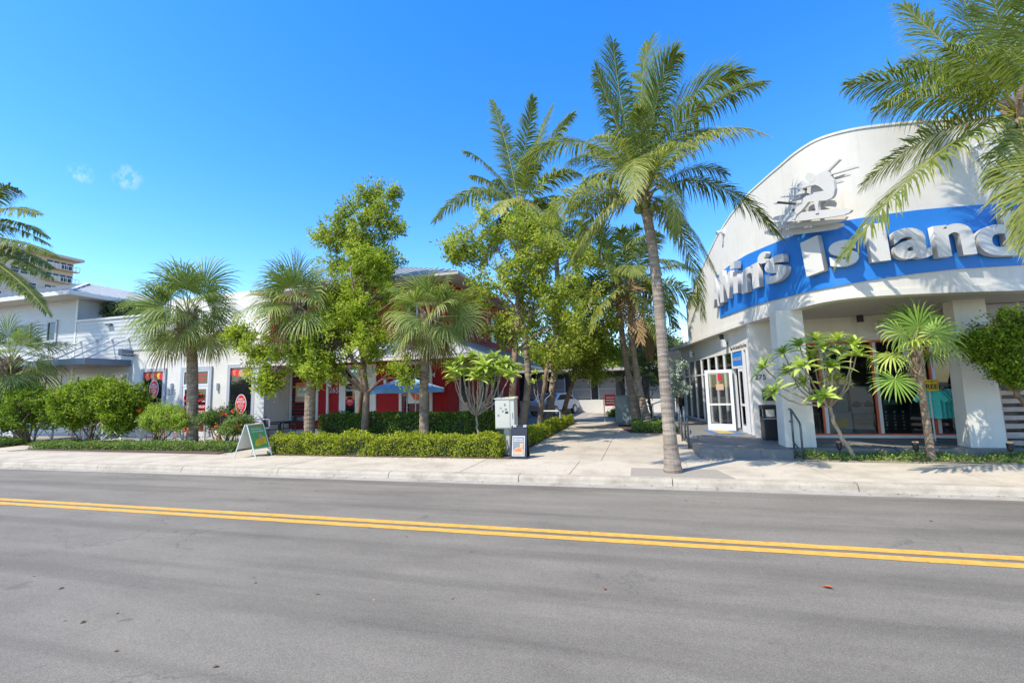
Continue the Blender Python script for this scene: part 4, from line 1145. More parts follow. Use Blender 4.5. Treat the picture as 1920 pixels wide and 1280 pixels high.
# ---- fan palm leaf
def fan(parent, base, hub, axis, nr, R, mat, tint0=.45, n=40, spread=2.0, droop=.6, name='frond'):
    base, hub, a, nv = (np.array(q, float) for q in (base, hub, axis, nr))
    a = nrm(a); nv = nrm(nv - a * (nv @ a)); b = np.cross(nv, a); up = np.array([0, 0, 1.])
    mid = (base + hub) / 2 + up * .12 * np.linalg.norm(hub - base)
    P = bez(base, mid, hub, 7); V = []; Q = []; R3 = []; tq = []; t3 = []
    T = nrm(np.gradient(P, axis=0)); S = nrm(np.cross(T, up[None] + .01)); Nn = np.cross(S, T)
    rad = np.linspace(.022, .012, 7)[:, None]
    V.append(np.stack([P + S * rad, P + Nn * rad, P - S * rad, P - Nn * rad], 1).reshape(-1, 3)); i = np.arange(6)[:, None] * 4
    for k in range(4): Q.append(np.concatenate([i + k, i + (k + 1) % 4, i + 4 + (k + 1) % 4, i + 4 + k], 1))
    tq.append(np.full(24, .85)); o0 = 28
    th = np.linspace(-spread, spread, n) + rng.normal(0, .015, n)
    ln = R * (.62 + .38 * np.cos(th * .55)) * rng.uniform(.88, 1.06, n)
    d = np.cos(th)[:, None] * a + np.sin(th)[:, None] * b
    tang = -np.sin(th)[:, None] * a + np.cos(th)[:, None] * b
    zig = (np.arange(n) % 2 * 2 - 1)[:, None] * .012
    l_ = ln[:, None]
    m0 = hub + d * l_ * .34 + nv * (zig - .02); w0 = np.maximum(.01, l_ * .34 * spread * 1.02 / n)
    dr = droop * rng.uniform(.6, 1.4, n)[:, None]
    d1 = nrm(d - nv * .12 - up * .22 * dr); m1 = m0 + d1 * l_ * .3
    d2 = nrm(d1 - up * .75 * dr); m2 = m1 + d2 * l_ * .22
    d3 = nrm(d2 - up * 1.4 * dr); tp = m2 + d3 * l_ * .18
    w1 = np.minimum(w0 * 1.1, .038)
    V.append(np.stack([np.broadcast_to(hub, (n, 3)), m0 - tang * w0, m0 + tang * w0, m1 - tang * w1 * .85, m1 + tang * w1 * .85, m2 - tang * w1 * .5, m2 + tang * w1 * .5, tp], 1).reshape(-1, 3))
    i = o0 + np.arange(n)[:, None] * 8
    R3 += [np.concatenate([i, i + 1, i + 2], 1)]
    Q += [np.concatenate([i + 1, i + 3, i + 4, i + 2], 1), np.concatenate([i + 3, i + 5, i + 6, i + 4], 1)]
    R3 += [np.concatenate([i + 5, i + 7, i + 6], 1)]
    tv = np.clip(tint0 + rng.normal(0, .14, n), 0, 1)
    tq += [tv, np.clip(tv + .1, 0, 1)]; t3 += [tv, np.clip(tv + .22, 0, 1)]
    return np_mesh(name, np.concatenate(V), [np.concatenate(Q), np.concatenate(R3)], np.concatenate(tq + t3), mat, parent)
def sabal(label, trunk_pts, r, R, nf=30, seed=3, pet=1., boots=True, lo=-62, squash=1.):
    global rng
    rng = np.random.default_rng(seed)
    t = thing('sabal_palm', label, 'palm tree', tuple(trunk_pts[0]), 'sabal palms by the shops')
    c = np.array(trunk_pts[-1], float)
    ringed_trunk(t, trunk_pts, r, r * .95, M['sabal_bark'], 1.12, 14, rings=True)
    mb = MB()
    if boots:
        for k in range(44):
            a = k * 2.39996; z = -1.05 + 1.1 * k / 44; d = np.array([math.cos(a), math.sin(a), 0]); q = c + np.array([0, 0, z]) + d * r * .7
            mb.tube([Vector(q), Vector(q + d * .1 + np.array([0, 0, .16])), Vector(q + d * (.2 + .07 * rng.random()) + np.array([0, 0, .34]))], [.075, .06, .03], 4)
        mb.build('leaf_bases', M['sabal_bark'], t)['kind'] = 'stuff'
    for k in range(nf):
        f = (k + .5) / nf; az = k * 2.39996 + seed
        el = math.radians(84 + (lo - 84) * f ** .85)
        d = np.array([math.cos(az) * math.cos(el), math.sin(az) * math.cos(el), math.sin(el) * squash])
        pl = pet * rng.uniform(.7, 1.25)
        hub = c + d * pl
        up = np.array([0, 0, 1.]); side_ = np.cross(d, up) + .001; nv = np.cross(side_, d) if el < 1.3 else -d + .3 * up
        if el < 1.3 and nv[2] < 0: nv = -nv
        ax = d - up * (.05 + .3 * f)
        dead = f > .9
        fan(t, c, hub, ax, nv + rng.normal(0, .45, 3), R * rng.uniform(.85, 1.15), M['dead'] if dead else M['sabal'], float(np.clip(.3 + .35 * f + rng.normal(0, .08), 0, 1)), droop=.36 + .5 * f + .25 * rng.random())
    return t

# ---- broad leaved crowns
def blob(px, py, r, Y, ry=None):
    """an ellipsoid of foliage: photo position, radius in photo pixels, street distance"""
    c = px3(px, py, Y); m = (np.array(c) - np.array([0, 0, CAM_Z])) @ np.array(_fw) / F_PX
    return c, np.array([r * m, (ry or r) * m, r * m * .9])
def crown(parent, blobs, ncl, per, leaf, mat, gap=.1, seed=5, twig_from=None, surf=2.2, name='crown', wl=.5, up=.35, tint=(.5, .2), noise_sc=1.6, cl=.16, spike=.14):
    """leaf clusters spread through ellipsoids with gaps between them, and twigs that carry them"""
    w = np.array([np.prod(b[1]) ** (2 / 3) for b in blobs]); w /= w.sum()
    which = rng.choice(len(blobs), int(ncl * 2.4), p=w)
    d = nrm(rng.normal(0, 1, (len(which), 3))); rr = rng.random(len(which)) ** (1 / surf)
    ce = np.array([b[0] for b in blobs])[which]; ra = np.array([b[1] for b in blobs])[which]
    rr = np.where(rng.random(len(rr)) < spike, rng.uniform(.95, 1.4, len(rr)), rr)
    P = ce + d * ra * rr[:, None] * (1 + .2 * lump(ce + d * 2, seed, 2.))[:, None]
    keep = (lump(P, seed, noise_sc) > gap - .3) & (lump(P, seed + 5, noise_sc * 2.7) > -.42)
    P, d, which = P[keep][:ncl], d[keep][:ncl], which[keep][:ncl]
    n = len(P)
    axis = nrm(d + np.array([0, 0, up]) + rng.normal(0, .35, (n, 3)))
    ctint = rng.normal(tint[0], tint[1] * .7, n)
    ci = np.repeat(np.arange(n), per); m = len(ci)
    off = nrm(rng.normal(0, 1, (m, 3)))
    D = nrm(off + axis[ci] * .7); C = P[ci] + rng.normal(0, cl * .5, (m, 3)) + axis[ci] * rng.uniform(-cl, cl, m)[:, None]
    Nn = nrm(axis[ci] + np.array([0, 0, .6]) + rng.normal(0, .5, (m, 3)))
    L = leaf * rng.uniform(.7, 1.25, m)
    leaf_batch(name, C, D, Nn, L, L * wl, np.clip(ctint[ci] + rng.normal(0, tint[1] * .7, m), 0, 1), mat, parent)
    if twig_from is not None:
        mb = MB()
        for k in range(0, n, 4):
            a = np.array(twig_from[which[k]]); b = P[k]; mid = (a + b) / 2 + rng.normal(0, .08, 3) + np.array([0, 0, .06])
            mb.tube([Vector(a), Vector(mid), Vector(b)], [.014, .009, .004], 3, cap=False)
        if mb.v: mb.build('twigs', M['twig'], parent)['kind'] = 'stuff'
def limb(parent, pts, r0, r1, mat='tree_bark', n=8, name='branch', sub=6):
    P = catmull3(pts, sub); K = len(P); r = np.linspace(r0, r1, K) * (1 + rng.normal(0, .04, K))
    return MB().tube([Vector(p + (rng.normal(0, .012, 3) if 0 < i < K - 1 else 0)) for i, p in enumerate(P)], list(r), n).build(name, M[mat], parent, smooth=True)
def tree(name, label, base, fork, blobs, r0, mat, ncl, per, leaf, seed, group=None, cat='tree', mids=None, trunk_mid=None, bark_='tree_bark', **kw):
    global rng
    rng = np.random.default_rng(seed)
    t = thing(name, label, cat, tuple(base), group)
    limb(t, [base] + ([trunk_mid] if trunk_mid is not None else [(np.array(base) + np.array(fork)) / 2 + rng.normal(0, .04, 3)]) + [fork], r0, r0 * .72, bark_, 10, 'trunk', 8)
    srcs = []
    lead = max((b[0] for b in blobs), key=lambda q: q[2]); mean_ = np.mean([b[0] for b in blobs], axis=0)
    lead = np.array([(lead[0] + mean_[0]) / 2, (lead[1] + mean_[1]) / 2, lead[2]]); f0 = np.array(fork, float)
    limb(t, [f0 - np.array([0, 0, .1]), f0 + (lead - f0) * .5 + rng.normal(0, .12, 3), lead], r0 * .68, r0 * .16, bark_, 8, 'leader')
    for (c, ra) in blobs:
        f = np.array(fork, float); hd = math.hypot(c[0] - f[0], c[1] - f[1])
        zz = min(max(f[2], c[2] - .75 * hd - .25), lead[2]); k_ = 0 if lead[2] <= f[2] else (zz - f[2]) / (lead[2] - f[2])
        f = f + (lead - f) * k_; v = c - f
        mid = f + v * .5 + np.array([0, 0, .12 * np.linalg.norm(v)]) + rng.normal(0, .1, 3)
        limb(t, [f - np.array([0, 0, .03]), mid, c], r0 * .34 * (1 - .5 * k_), r0 * .09, bark_, 6)
        srcs.append(c)
    crown(t, blobs, ncl, per, leaf, mat, seed=seed, twig_from=srcs, **kw)
    return t
def bush(name, label, blobs, base, mat, ncl, per, leaf, seed, group=None, cat='shrub', stems=5, inner=True, **kw):
    global rng
    rng = np.random.default_rng(seed)
    t = thing(name, label, cat, tuple(base), group)
    for k in range(stems):
        c, ra = blobs[k % len(blobs)]
        s_ = np.array(base) + np.array([rng.normal(0, .18), rng.normal(0, .1), 0])
        e = c + rng.normal(0, .25, 3) * ra
        limb(t, [s_, (s_ + e) / 2 + rng.normal(0, .06, 3), e], .035, .012, 'twig', 5, 'stem')
    crown(t, blobs, ncl, per, leaf, mat, seed=seed, twig_from=[b[0] for b in blobs], **kw)
    return t
def hedge(name, label, x0, x1, y0, y1, z0, z1, mat, nper, leaf, seed, group=None, core='leaf_dark', path=None, kind=None, cat='hedge', rough=.08, tint=(.5, .22), parent=None, nocore=False):
    """clipped hedge: leaves over a lumpy box; path bends it along a polyline (u along length)"""
    global rng
    rng = np.random.default_rng(seed)
    Lx = x1 - x0; A = Lx * (y1 - y0) + 2 * Lx * (z1 - z0) + 2 * (y1 - y0) * (z1 - z0)
    n = int(A * nper)
    u = rng.random(n); face = rng.random(n) * A
    X = x0 + Lx * u; Y = y0 + (y1 - y0) * rng.random(n); Z = z0 + (z1 - z0) * rng.random(n)
    Nn = np.zeros((n, 3))
    a1 = Lx * (y1 - y0); a2 = a1 + Lx * (z1 - z0); a3 = a2 + Lx * (z1 - z0)
    top = face < a1; fr = (face >= a1) & (face < a2); bk = (face >= a2) & (face < a3); en = face >= a3
    Z[top] = z1; Nn[top] = (0, 0, 1); Y[fr] = y0; Nn[fr] = (0, -1, 0); Y[bk] = y1; Nn[bk] = (0, 1, 0)
    e2 = en & (rng.random(n) < .5); X[en] = x1; X[e2] = x0; Nn[en] = (1, 0, 0); Nn[e2] = (-1, 0, 0)
    P = np.stack([X, Y, Z], 1)
    P += Nn * (rough * lump(P, seed, 2.6) + rough * .6 * lump(P, seed + 3, 7.) - rough * .6 * rng.random(n) * 1.5)[:, None]
    # rounded shoulders
    P[:, 2] -= np.where(fr | bk | en, 0, np.maximum(0, .1 - np.minimum(P[:, 1] - y0, y1 - P[:, 1])) * .8)
    D = nrm(Nn * .6 + nrm(rng.normal(0, 1, (n, 3))) + np.array([0, 0, .35]))
    N2 = nrm(Nn + rng.normal(0, .6, (n, 3)) + np.array([0, 0, .3]))
    L = leaf * rng.uniform(.65, 1.3, n)
    tv = np.clip(tint[0] + .1 * lump(P, seed + 9, 4.) + rng.normal(0, tint[1], n) , 0, 1)
    t = thing(name, label, cat, ((x0 + x1) / 2, (y0 + y1) / 2, z0), group) if kind is None else None
    o = leaf_batch('leaves' if kind is None else name, P, D, N2, L, L * .55, tv, mat, t)
    if kind: tag(o, label, None, None, kind); o['category'] = cat; t = o
    if not nocore:
        m = MB(); nx = max(2, int(Lx / .25)); i_ = .1
        for k in range(nx):
            xa, xb = x0 + i_ + (Lx - 2 * i_) * k / nx, x0 + i_ + (Lx - 2 * i_) * (k + 1) / nx
            j = rng.normal(0, .02, 3)
            m.box(xa, xb - .002, y0 + i_ + abs(j[0]), y1 - i_ - abs(j[1]), z0 - .05, z1 - i_ - abs(j[2]))
        m.build('branch_mass', M['hedge_core'], t)
    return t
M['hedge_core'] = paint('hedge_twigs', (.045, .05, .02), .95, .5, 25, 1., 40)
# ================================================================== the planting itself
def W(px, py, Y): return px3(px, py, Y)
# ---- coconut palm at the kerb
Yp = 9.95
main_trunk = [W(1262, 884, 10.02), W(1247, 720, 9.98), W(1238, 600, 9.95), W(1224, 470, 9.95), W(1208, 378, 9.95)]
main_trunk[0][2] = .15
def FR(c, t, *ti): return (W(c[0], c[1], Yp + c[2]), W(t[0], t[1], Yp + t[2])) + tuple(ti)
fr_main = [FR((1160, 205, .1), (1150, 82, .3), .3), FR((1190, 200, .3), (1215, 80, .5), .3), FR((1150, 215, -.3), (1118, 135, -.4), .35), FR((1275, 190, .5), (1425, 158, .7), .3),
           FR((1310, 205, -.5), (1428, 250, -.9), .7), FR((1335, 285, .3), (1458, 440, .4), .3), FR((1275, 275, -.9), (1262, 440, -1.3), .6), FR((1290, 400, .9), (1318, 590, 1.0), .45),
           FR((1125, 365, -.5), (1052, 530, -.8), .7), FR((1105, 270, .1), (1055, 415, -.2), .55), FR((1105, 205, .5), (985, 300, .6), .5), FR((1185, 225, -1.0), (1188, 370, -1.6), .55),
           FR((1250, 150, .8), (1395, 140, 1.1), .35), FR((1240, 240, .9), (1330, 250, 1.6), .3), FR((1135, 260, .9), (1070, 300, 1.6), .35), FR((1270, 360, -.2), (1345, 520, -.3), .5),
           FR((1195, 200, 1.1), (1230, 150, 2.0), .3), FR((1115, 330, .7), (1090, 470, 1.2), .5), FR((1225, 150, -.2), (1265, 105, -.2), .3)]
coconut('tall coconut palm with ringed trunk growing from the pebble pit at the kerb', main_trunk, .118, .1, fr_main, 11, 2.7, seed=11, dead=0, span=72, wide=.85, group='coconut palms')
# ---- coconut palm at the right edge
Yp = 9.6
rb = W(1985, 890, 9.6); rb[2] = .15
rt = [rb, W(1962, 600, 9.6), W(1945, 380, 9.6), W(1912, 225, 9.6)]
fr_r = [FR((1750, 130, .1), (1590, 160, .2), .35), FR((1740, 150, -.4), (1640, 205, -.5), .45), FR((1760, 215, .1), (1620, 345, .2), .55), FR((1760, 235, -.5), (1585, 480, -.8), .5),
        FR((1935, 300, -1.0), (1955, 480, -1.4), .6), FR((1790, 100, .6), (1695, 10, .8), .35), FR((1840, 60, .3), (1775, -60, .5), .3), FR((1880, 70, -.3), (1850, -60, -.5), .3),
        FR((1940, 60, -.6), (1960, -80, -1.0), .35), FR((2000, 120, .2), (2120, 130, .2), .4), FR((1990, 230, -.4), (2060, 420, -.6), .6), FR((1975, 300, -1.0), (1990, 500, -1.5), .6),
        FR((1800, 140, .9), (1700, 120, 1.5), .3), FR((1900, 90, .9), (1905, 0, 1.6), .3), FR((1835, 110, -.8), (1770, 90, -1.5), .4)]
coconut('coconut palm with hanging fronds in front of the blue sign at the right edge', rt, .17, .12, fr_r, 0, seed=12, wide=.85)
# ---- palms beside the walkway
Yp = 20.5
b = onz(985, 800, .15); b = np.array([b.x, 20.5, .15])
fr2 = [FR((900, 310, 0), (815, 415, .2), .45), FR((925, 300, .5), (873, 285, .6), .3), FR((955, 270, .2), (922, 190, .5), .3), FR((985, 260, -.2), (1000, 185, -.3), .3), FR((1025, 260, .4), (1075, 215, .5), .3),
       FR((1040, 300, -.6), (1090, 330, -1.0), .5), FR((925, 360, -.6), (868, 455, -.9), .5), FR((1025, 350, .4), (1065, 440, .6), .5), FR((955, 320, 1.2), (940, 250, 2.0), .3), FR((935, 335, .9), (885, 330, 1.4), .4),
       FR((985, 340, -1.2), (990, 470, -2.0), .7), FR((945, 400, .1), (905, 500, .1), .6), FR((1000, 270, .8), (1035, 200, 1.3), .3)]
coconut('coconut palm behind the centre tree with one frond pointing straight up', [b, W(990, 700, 20.5), W(975, 550, 20.5), W(974, 398, 20.5)], .17, .12, fr2, 12, 3.6, seed=13, wide=1.4)
b = onz(1028, 790, .15)
coconut('coconut palm half hidden by leaves, farther back left of the walkway', [np.array(b), W(1046, 640, b.y), W(1045, 520, b.y), W(1040, 438, b.y)], .19, .12, [], 18, 3.4, seed=14, wide=1.4)
b = onz(1196, 796, .15)
coconut('leaning coconut palm, left trunk of the pair beside the walkway', [np.array(b), W(1178, 700, b.y), W(1163, 600, b.y), W(1158, 520, b.y)], .165, .12, [], 20, 4.0, seed=16, wide=1.4)
b = onz(1216, 799, .15)
coconut('leaning coconut palm, right trunk of the pair beside the walkway', [np.array(b), W(1197, 720, b.y), W(1184, 630, b.y), W(1182, 545, b.y)], .165, .12, [], 18, 3.8, seed=17, wide=1.4)
# ---- palm at the left edge
Yp = 12.6
lb = W(-150, 840, 12.6); lb[2] = .15
frl = [FR((20, 385, .2), (82, 440, .3), .35), FR((10, 430, -.3), (100, 478, -.4), .35), FR((15, 470, .3), (92, 520, .4), .5), FR((20, 490, -.4), (88, 585, -.6), .45), FR((-20, 330, .3), (40, 360, .6), .3), FR((0, 400, .8), (88, 455, 1.2), .4), FR((5, 445, .6), (95, 500, .9), .45), FR((0, 500, .3), (75, 560, .4), .5), FR((-10, 365, -.4), (70, 400, -.6), .35),
       FR((-90, 300, .2), (-60, 200, .3), .3), FR((-180, 380, 0), (-280, 480, 0), .4), FR((-120, 520, -.5), (-130, 640, -.9), .6)]
coconut('coconut palm reaching in from the left edge with only fronds in view', [lb, W(-130, 640, 12.6), W(-105, 450, 12.6)], .18, .12, frl, 0, seed=18, wide=1.4)
# ---- sabal palms
sabal('squat sabal palm with full round crown before shop number 255', [np.array([-15.95, 13.2, .15]), W(361, 720, 13.2), W(359, 655, 13.2), W(352, 590, 13.2)], .185, 1.28, 34, 21, 1.1)
sabal('sabal palm with bent top standing before the red shop window', [np.array([-10.35, 12.6, .15]), W(582, 740, 12.6), W(592, 640, 12.6), W(558, 572, 12.6)], .165, 1.15, 29, 22, .9, lo=-50)
sabal('sabal palm with pale straight trunk beside the blue umbrella', [np.array([-6.45, 12.9, .15]), W(795, 720, 12.9), W(798, 650, 12.9), W(806, 600, 12.9)], .14, 1.05, 29, 23, .9)
sabal('low sabal palm with brown hanging leaves at the left edge', [np.array([-25.9, 13.6, .15]), W(18, 720, 13.6), W(20, 680, 13.6)], .22, 1.25, 22, 24, 1.2)

# ---- broad leaved trees
t1 = [blob(*q) for q in [(490, 655, 34, 12.6), (520, 690, 40, 12.4), (560, 655, 48, 12.5), (600, 690, 40, 12.3), (630, 640, 52, 12.7), (575, 610, 34, 12.9), (660, 600, 46, 12.9), (690, 650, 40, 12.6), (640, 560, 36, 13.2), (700, 560, 38, 13.2), (690, 500, 40, 13.3), (755, 690, 26, 12.5), (450, 630, 26, 12.8), (770, 715, 16, 12.4), (745, 560, 20, 13.2), (500, 720, 22, 12.4)]]
tree('street_tree', 'bright green tree with long low branch reaching left before the red house', (-8.55, 12.9, .15), W(688, 735, 12.9), t1, .13, M['leaf_bright'], 1700, 22, .105, 31, 'broadleaf street trees', gap=.02, cl=.12)
t2 = [blob(*q) for q in [(690, 370, 30, 16.2), (735, 370, 22, 16), (665, 400, 34, 16.2), (710, 415, 40, 16), (640, 440, 34, 16.3), (605, 445, 18, 16.3), (745, 430, 22, 16), (680, 460, 44, 16.2), (640, 490, 36, 16.2), (720, 480, 34, 16), (690, 530, 38, 16)]]
tree('street_tree', 'tall olive green tree rising above the red house and sabal palms', (-11.0, 16.0, .15), W(690, 600, 16.0), t2, .12, M['leaf_olive'], 900, 20, .125, 32, 'broadleaf street trees', gap=.14, cl=.14)
t3 = [blob(*q) for q in [(900, 420, 34, 15), (870, 465, 34, 15), (845, 480, 20, 15), (935, 470, 44, 14.8), (985, 430, 40, 15.2), (1040, 410, 30, 15.5), (960, 530, 50, 14.6), (1020, 480, 46, 15), (905, 545, 36, 14.4), (1000, 580, 50, 14.8), (1060, 540, 38, 15.2), (950, 615, 36, 14.2), (1040, 640, 46, 14.8), (1085, 480, 28, 15.4), (1085, 600, 32, 15.2), (1010, 380, 24, 15.5), (920, 620, 24, 14)]]
tree('street_tree', 'loose crowned olive green tree in the middle behind the utility box', (-3.95, 13.6, .15), W(965, 655, 14.2), t3, .13, M['leaf_olive'], 1050, 19, .12, 33, 'broadleaf street trees', gap=.3, cl=.15, tint=(.6, .22))
t8 = [blob(*q) for q in [(1010, 640, 30, 19), (1050, 610, 34, 19.5), (1090, 575, 34, 19.5), (1060, 675, 26, 19), (1115, 545, 26, 20), (1130, 610, 28, 20), (1000, 590, 26, 18.5), (1100, 640, 28, 19.5), (1070, 530, 28, 20), (1030, 560, 30, 19)]]
tree('street_tree', 'airy yellow green tree overhanging the left side of the walkway', (-4.05, 18.2, .15), W(1025, 690, 18.6), t8, .1, M['leaf_olive'], 560, 18, .13, 39, 'broadleaf street trees', gap=.3, cl=.18, tint=(.55, .25))
t4 = [blob(*q) for q in [(1080, 620, 44, 24), (1045, 660, 34, 23.5), (1120, 640, 42, 24.5), (1090, 670, 36, 24), (1120, 690, 30, 24.5), (1150, 660, 24, 25)]]
tree('street_tree', 'dark green tree with leaning reddish trunk left of the walkway end', tuple(onz(1052, 790, .15)), W(1080, 700, 24), t4, .14, M['leaf_olive'], 1100, 12, .15, 34, 'broadleaf street trees', gap=.05, cl=.2)
t5 = [blob(*q) for q in [(1225, 640, 40, 27), (1255, 670, 36, 27), (1200, 670, 30, 27), (1240, 700, 34, 27), (1200, 630, 26, 28)]]
tree('street_tree', 'grey green fine leaved tree behind the pair of leaning palms', (0.6, 27, .15), W(1215, 735, 27), t5, .1, M['leaf_grey'], 1500, 12, .12, 35, 'broadleaf street trees', gap=.05, cl=.2)
t6 = [blob(*q) for q in [(1270, 708, 17, 19.5), (1280, 722, 16, 19.5), (1262, 728, 15, 19.5), (1276, 690, 12, 19.5)]]
tree('silver_tree', 'small silver leaved buttonwood beside the shop side windows', (1.55, 19.5, .2), W(1270, 745, 19.5), t6, .05, M['leaf_silver'], 420, 12, .1, 36, None, gap=-.1, cl=.08)
for k, (cx, Y, r, mt, lb) in enumerate([(1000, 42, 60, 'leaf_bright', 'pale background tree behind the red house'), (1110, 40, 62, 'leaf_olive', 'background tree left of the walkway end behind the low building'), (1180, 42, 70, 'leaf_dark', 'dark background tree above the low building roof'), (1250, 40, 55, 'leaf_olive', 'background tree at the far right behind the low building')]):
    bl = [blob(cx + dx, 690 + dy, r * f, Y) for dx, dy, f in ((0, 0, .7), (-28, 8, .5), (26, 6, .5), (4, -30, .5))]
    tree('background_tree', lb, (float(bl[0][0][0]), Y, .1), bl[0][0] - np.array([0, 0, 1.6]), bl, .2, M[mt], 700, 10, .3, 40 + k, 'trees behind the low building', gap=-.05, cl=.35)
# shrub tree at the right edge
t7 = [blob(*q) for q in [(1850, 640, 36, 11.7), (1885, 620, 40, 11.7), (1905, 670, 36, 11.6), (1860, 675, 28, 11.7), (1820, 640, 20, 11.6), (1930, 630, 44, 11.8), (1900, 700, 24, 11.7), (1960, 680, 40, 11.9)]]
tree('shrub_tree', 'dense dark green clipped tree at the right edge over the pallets', (8.35, 12.2, .16), W(1905, 735, 11.8), t7, .06, M['leaf_bush'], 2000, 10, .07, 37, None, gap=-.05, cl=.08, up=.6, surf=3.)

# ---- plumerias: every leaf is its own piece
def plumeria_leaf(L=.3, Wd=.095):
    m = MB(); n = 6; v = []
    for k in range(n + 1):
        t = k / n; w = Wd * .5 * math.sin(math.pi * min(.999, max(.02, t ** .75))) ** .8; z = .16 * L * math.sin(t * 2.1) - .12 * L * t * t
        v += [(t * L, -w, z + w * .3), (t * L, 0, z), (t * L, w, z + w * .3)]
    f = []
    for k in range(n):
        a = 3 * k; f += [(a, a + 3, a + 4, a + 1), (a + 1, a + 4, a + 5, a + 2)]
    return v, f
def plumeria_meshes(tag_, L, Wd):
    out = []
    for k in range(4):
        v, f = plumeria_leaf(L * (.85 + .1 * k), Wd)
        me = bpy.data.meshes.new('leaf'); me.from_pydata(v, [], f); me.materials.append(M['leaf_plumeria'])
        a = me.attributes.new('tint', 'FLOAT', 'FACE'); a.data.foreach_set('value', [.2 + .2 * k] * len(f)); me.polygons.foreach_set('use_smooth', [True] * len(f)); me.update(); out.append(me)
    return out
def plumeria(label, base, fork, tips, r0, L, Wd, per, seed, trunk_mid=None):
    global rng
    rng = np.random.default_rng(seed)
    t = thing('plumeria_tree', label, 'tree', tuple(base), 'plumeria trees')
    mes = plumeria_meshes('a', L, Wd)
    limb(t, [base, trunk_mid if trunk_mid is not None else (np.array(base) + np.array(fork)) / 2, fork], r0, r0 * .75, 'pl_bark', 9, 'trunk')
    f = np.array(fork, float)
    for tip in tips:
        tip = np.array(tip, float); v = tip - f
        mid = f + v * .5 + np.array([v[0] * .12, v[1] * .12, -.1 * abs(v[2]) - .03])
        limb(t, [f, mid, tip], r0 * .55, r0 * .3, 'pl_bark', 7)
        ax = nrm(nrm(v) + np.array([0, 0, .8]))
        o1 = nrm(np.cross(ax, [.3, .5, .1])); o2 = np.cross(ax, o1)
        for k in range(per):
            a = k * 2.39996 + rng.random(); fl = k / per; el = -.12 + .95 * fl
            d = (o1 * math.cos(a) + o2 * math.sin(a)) * math.cos(el) + ax * math.sin(el)
            d = d - np.array([0, 0, .12 * (1 - fl)])
            X = Vector(d).normalized(); Zt = Vector(ax); Yv = Zt.cross(X).normalized(); Z = X.cross(Yv)
            o = bpy.data.objects.new('leaf', mes[int(rng.integers(4))]); COL.objects.link(o); o.parent = t
            s_ = rng.uniform(.8, 1.1) * (1 - .35 * fl)
            o.matrix_local = Matrix.Translation(Vector(tip) + Zt * (.06 * fl) - Vector(t.location)) @ Matrix(((X.x, Yv.x, Z.x, 0), (X.y, Yv.y, Z.y, 0), (X.z, Yv.z, Z.z, 0), (0, 0, 0, 1))) @ Matrix.Scale(s_, 4)
    return t
Yq = 12.1
tp = [(1435, 690, 12.0), (1470, 665, 12.2), (1500, 650, 12.0), (1505, 690, 11.7), (1480, 700, 12.3), (1530, 640, 12.3), (1545, 655, 11.8), (1570, 640, 12.2), (1600, 650, 12.1), (1605, 668, 11.8), (1575, 665, 12.4), (1560, 690, 11.8), (1525, 672, 12.4), (1545, 745, 11.9), (1455, 735, 11.9), (1567, 715, 12.2), (1510, 720, 12.3)]
plumeria('plumeria with yellow green leaf rosettes on bare branches before the shop window', np.array([4.5, 11.98, .17]), W(1556, 762, 11.8), [W(q[0], q[1], q[2] - .6) for q in tp], .045, .42, .125, 17, 51, W(1568, 800, 11.9))
tp = [(845, 690, 12.5), (865, 680, 12.3), (885, 672, 12.6), (905, 680, 12.3), (925, 672, 12.6), (945, 682, 12.4), (960, 690, 12.6), (870, 705, 12.3), (900, 700, 12.2), (930, 700, 12.3), (855, 712, 12.5), (885, 690, 12.8), (940, 705, 12.7), (915, 715, 12.4), (852, 700, 12.0), (878, 700, 12.9), (910, 690, 12.0), (935, 690, 13.0), (955, 705, 12.2), (895, 712, 12.1)]
plumeria('broad plumeria with large pale leaves left of the beige utility box', np.array([-4.55, 12.65, .17]), W(893, 780, 12.6), [W(*q) for q in tp], .036, .46, .155, 19, 52)
tp = [(1005, 700, 19), (1030, 690, 19.2), (1020, 712, 19), (1045, 700, 19.3), (1000, 718, 19)]
plumeria('small plumeria farther back in the left walkway bed', np.array([-4.0, 19, .16]), W(1012, 760, 19), [W(*q) for q in tp], .04, .36, .12, 12, 53)
tp = [(1180, 690, 24), (1165, 712, 24), (1220, 705, 23.5), (1200, 700, 24), (1230, 715, 23.5), (1185, 715, 24)]
plumeria('thin plumeria behind the leaning palm pair', np.array([.4, 23.6, .16]), W(1205, 760, 23.6), [W(*q) for q in tp], .045, .4, .13, 14, 54)

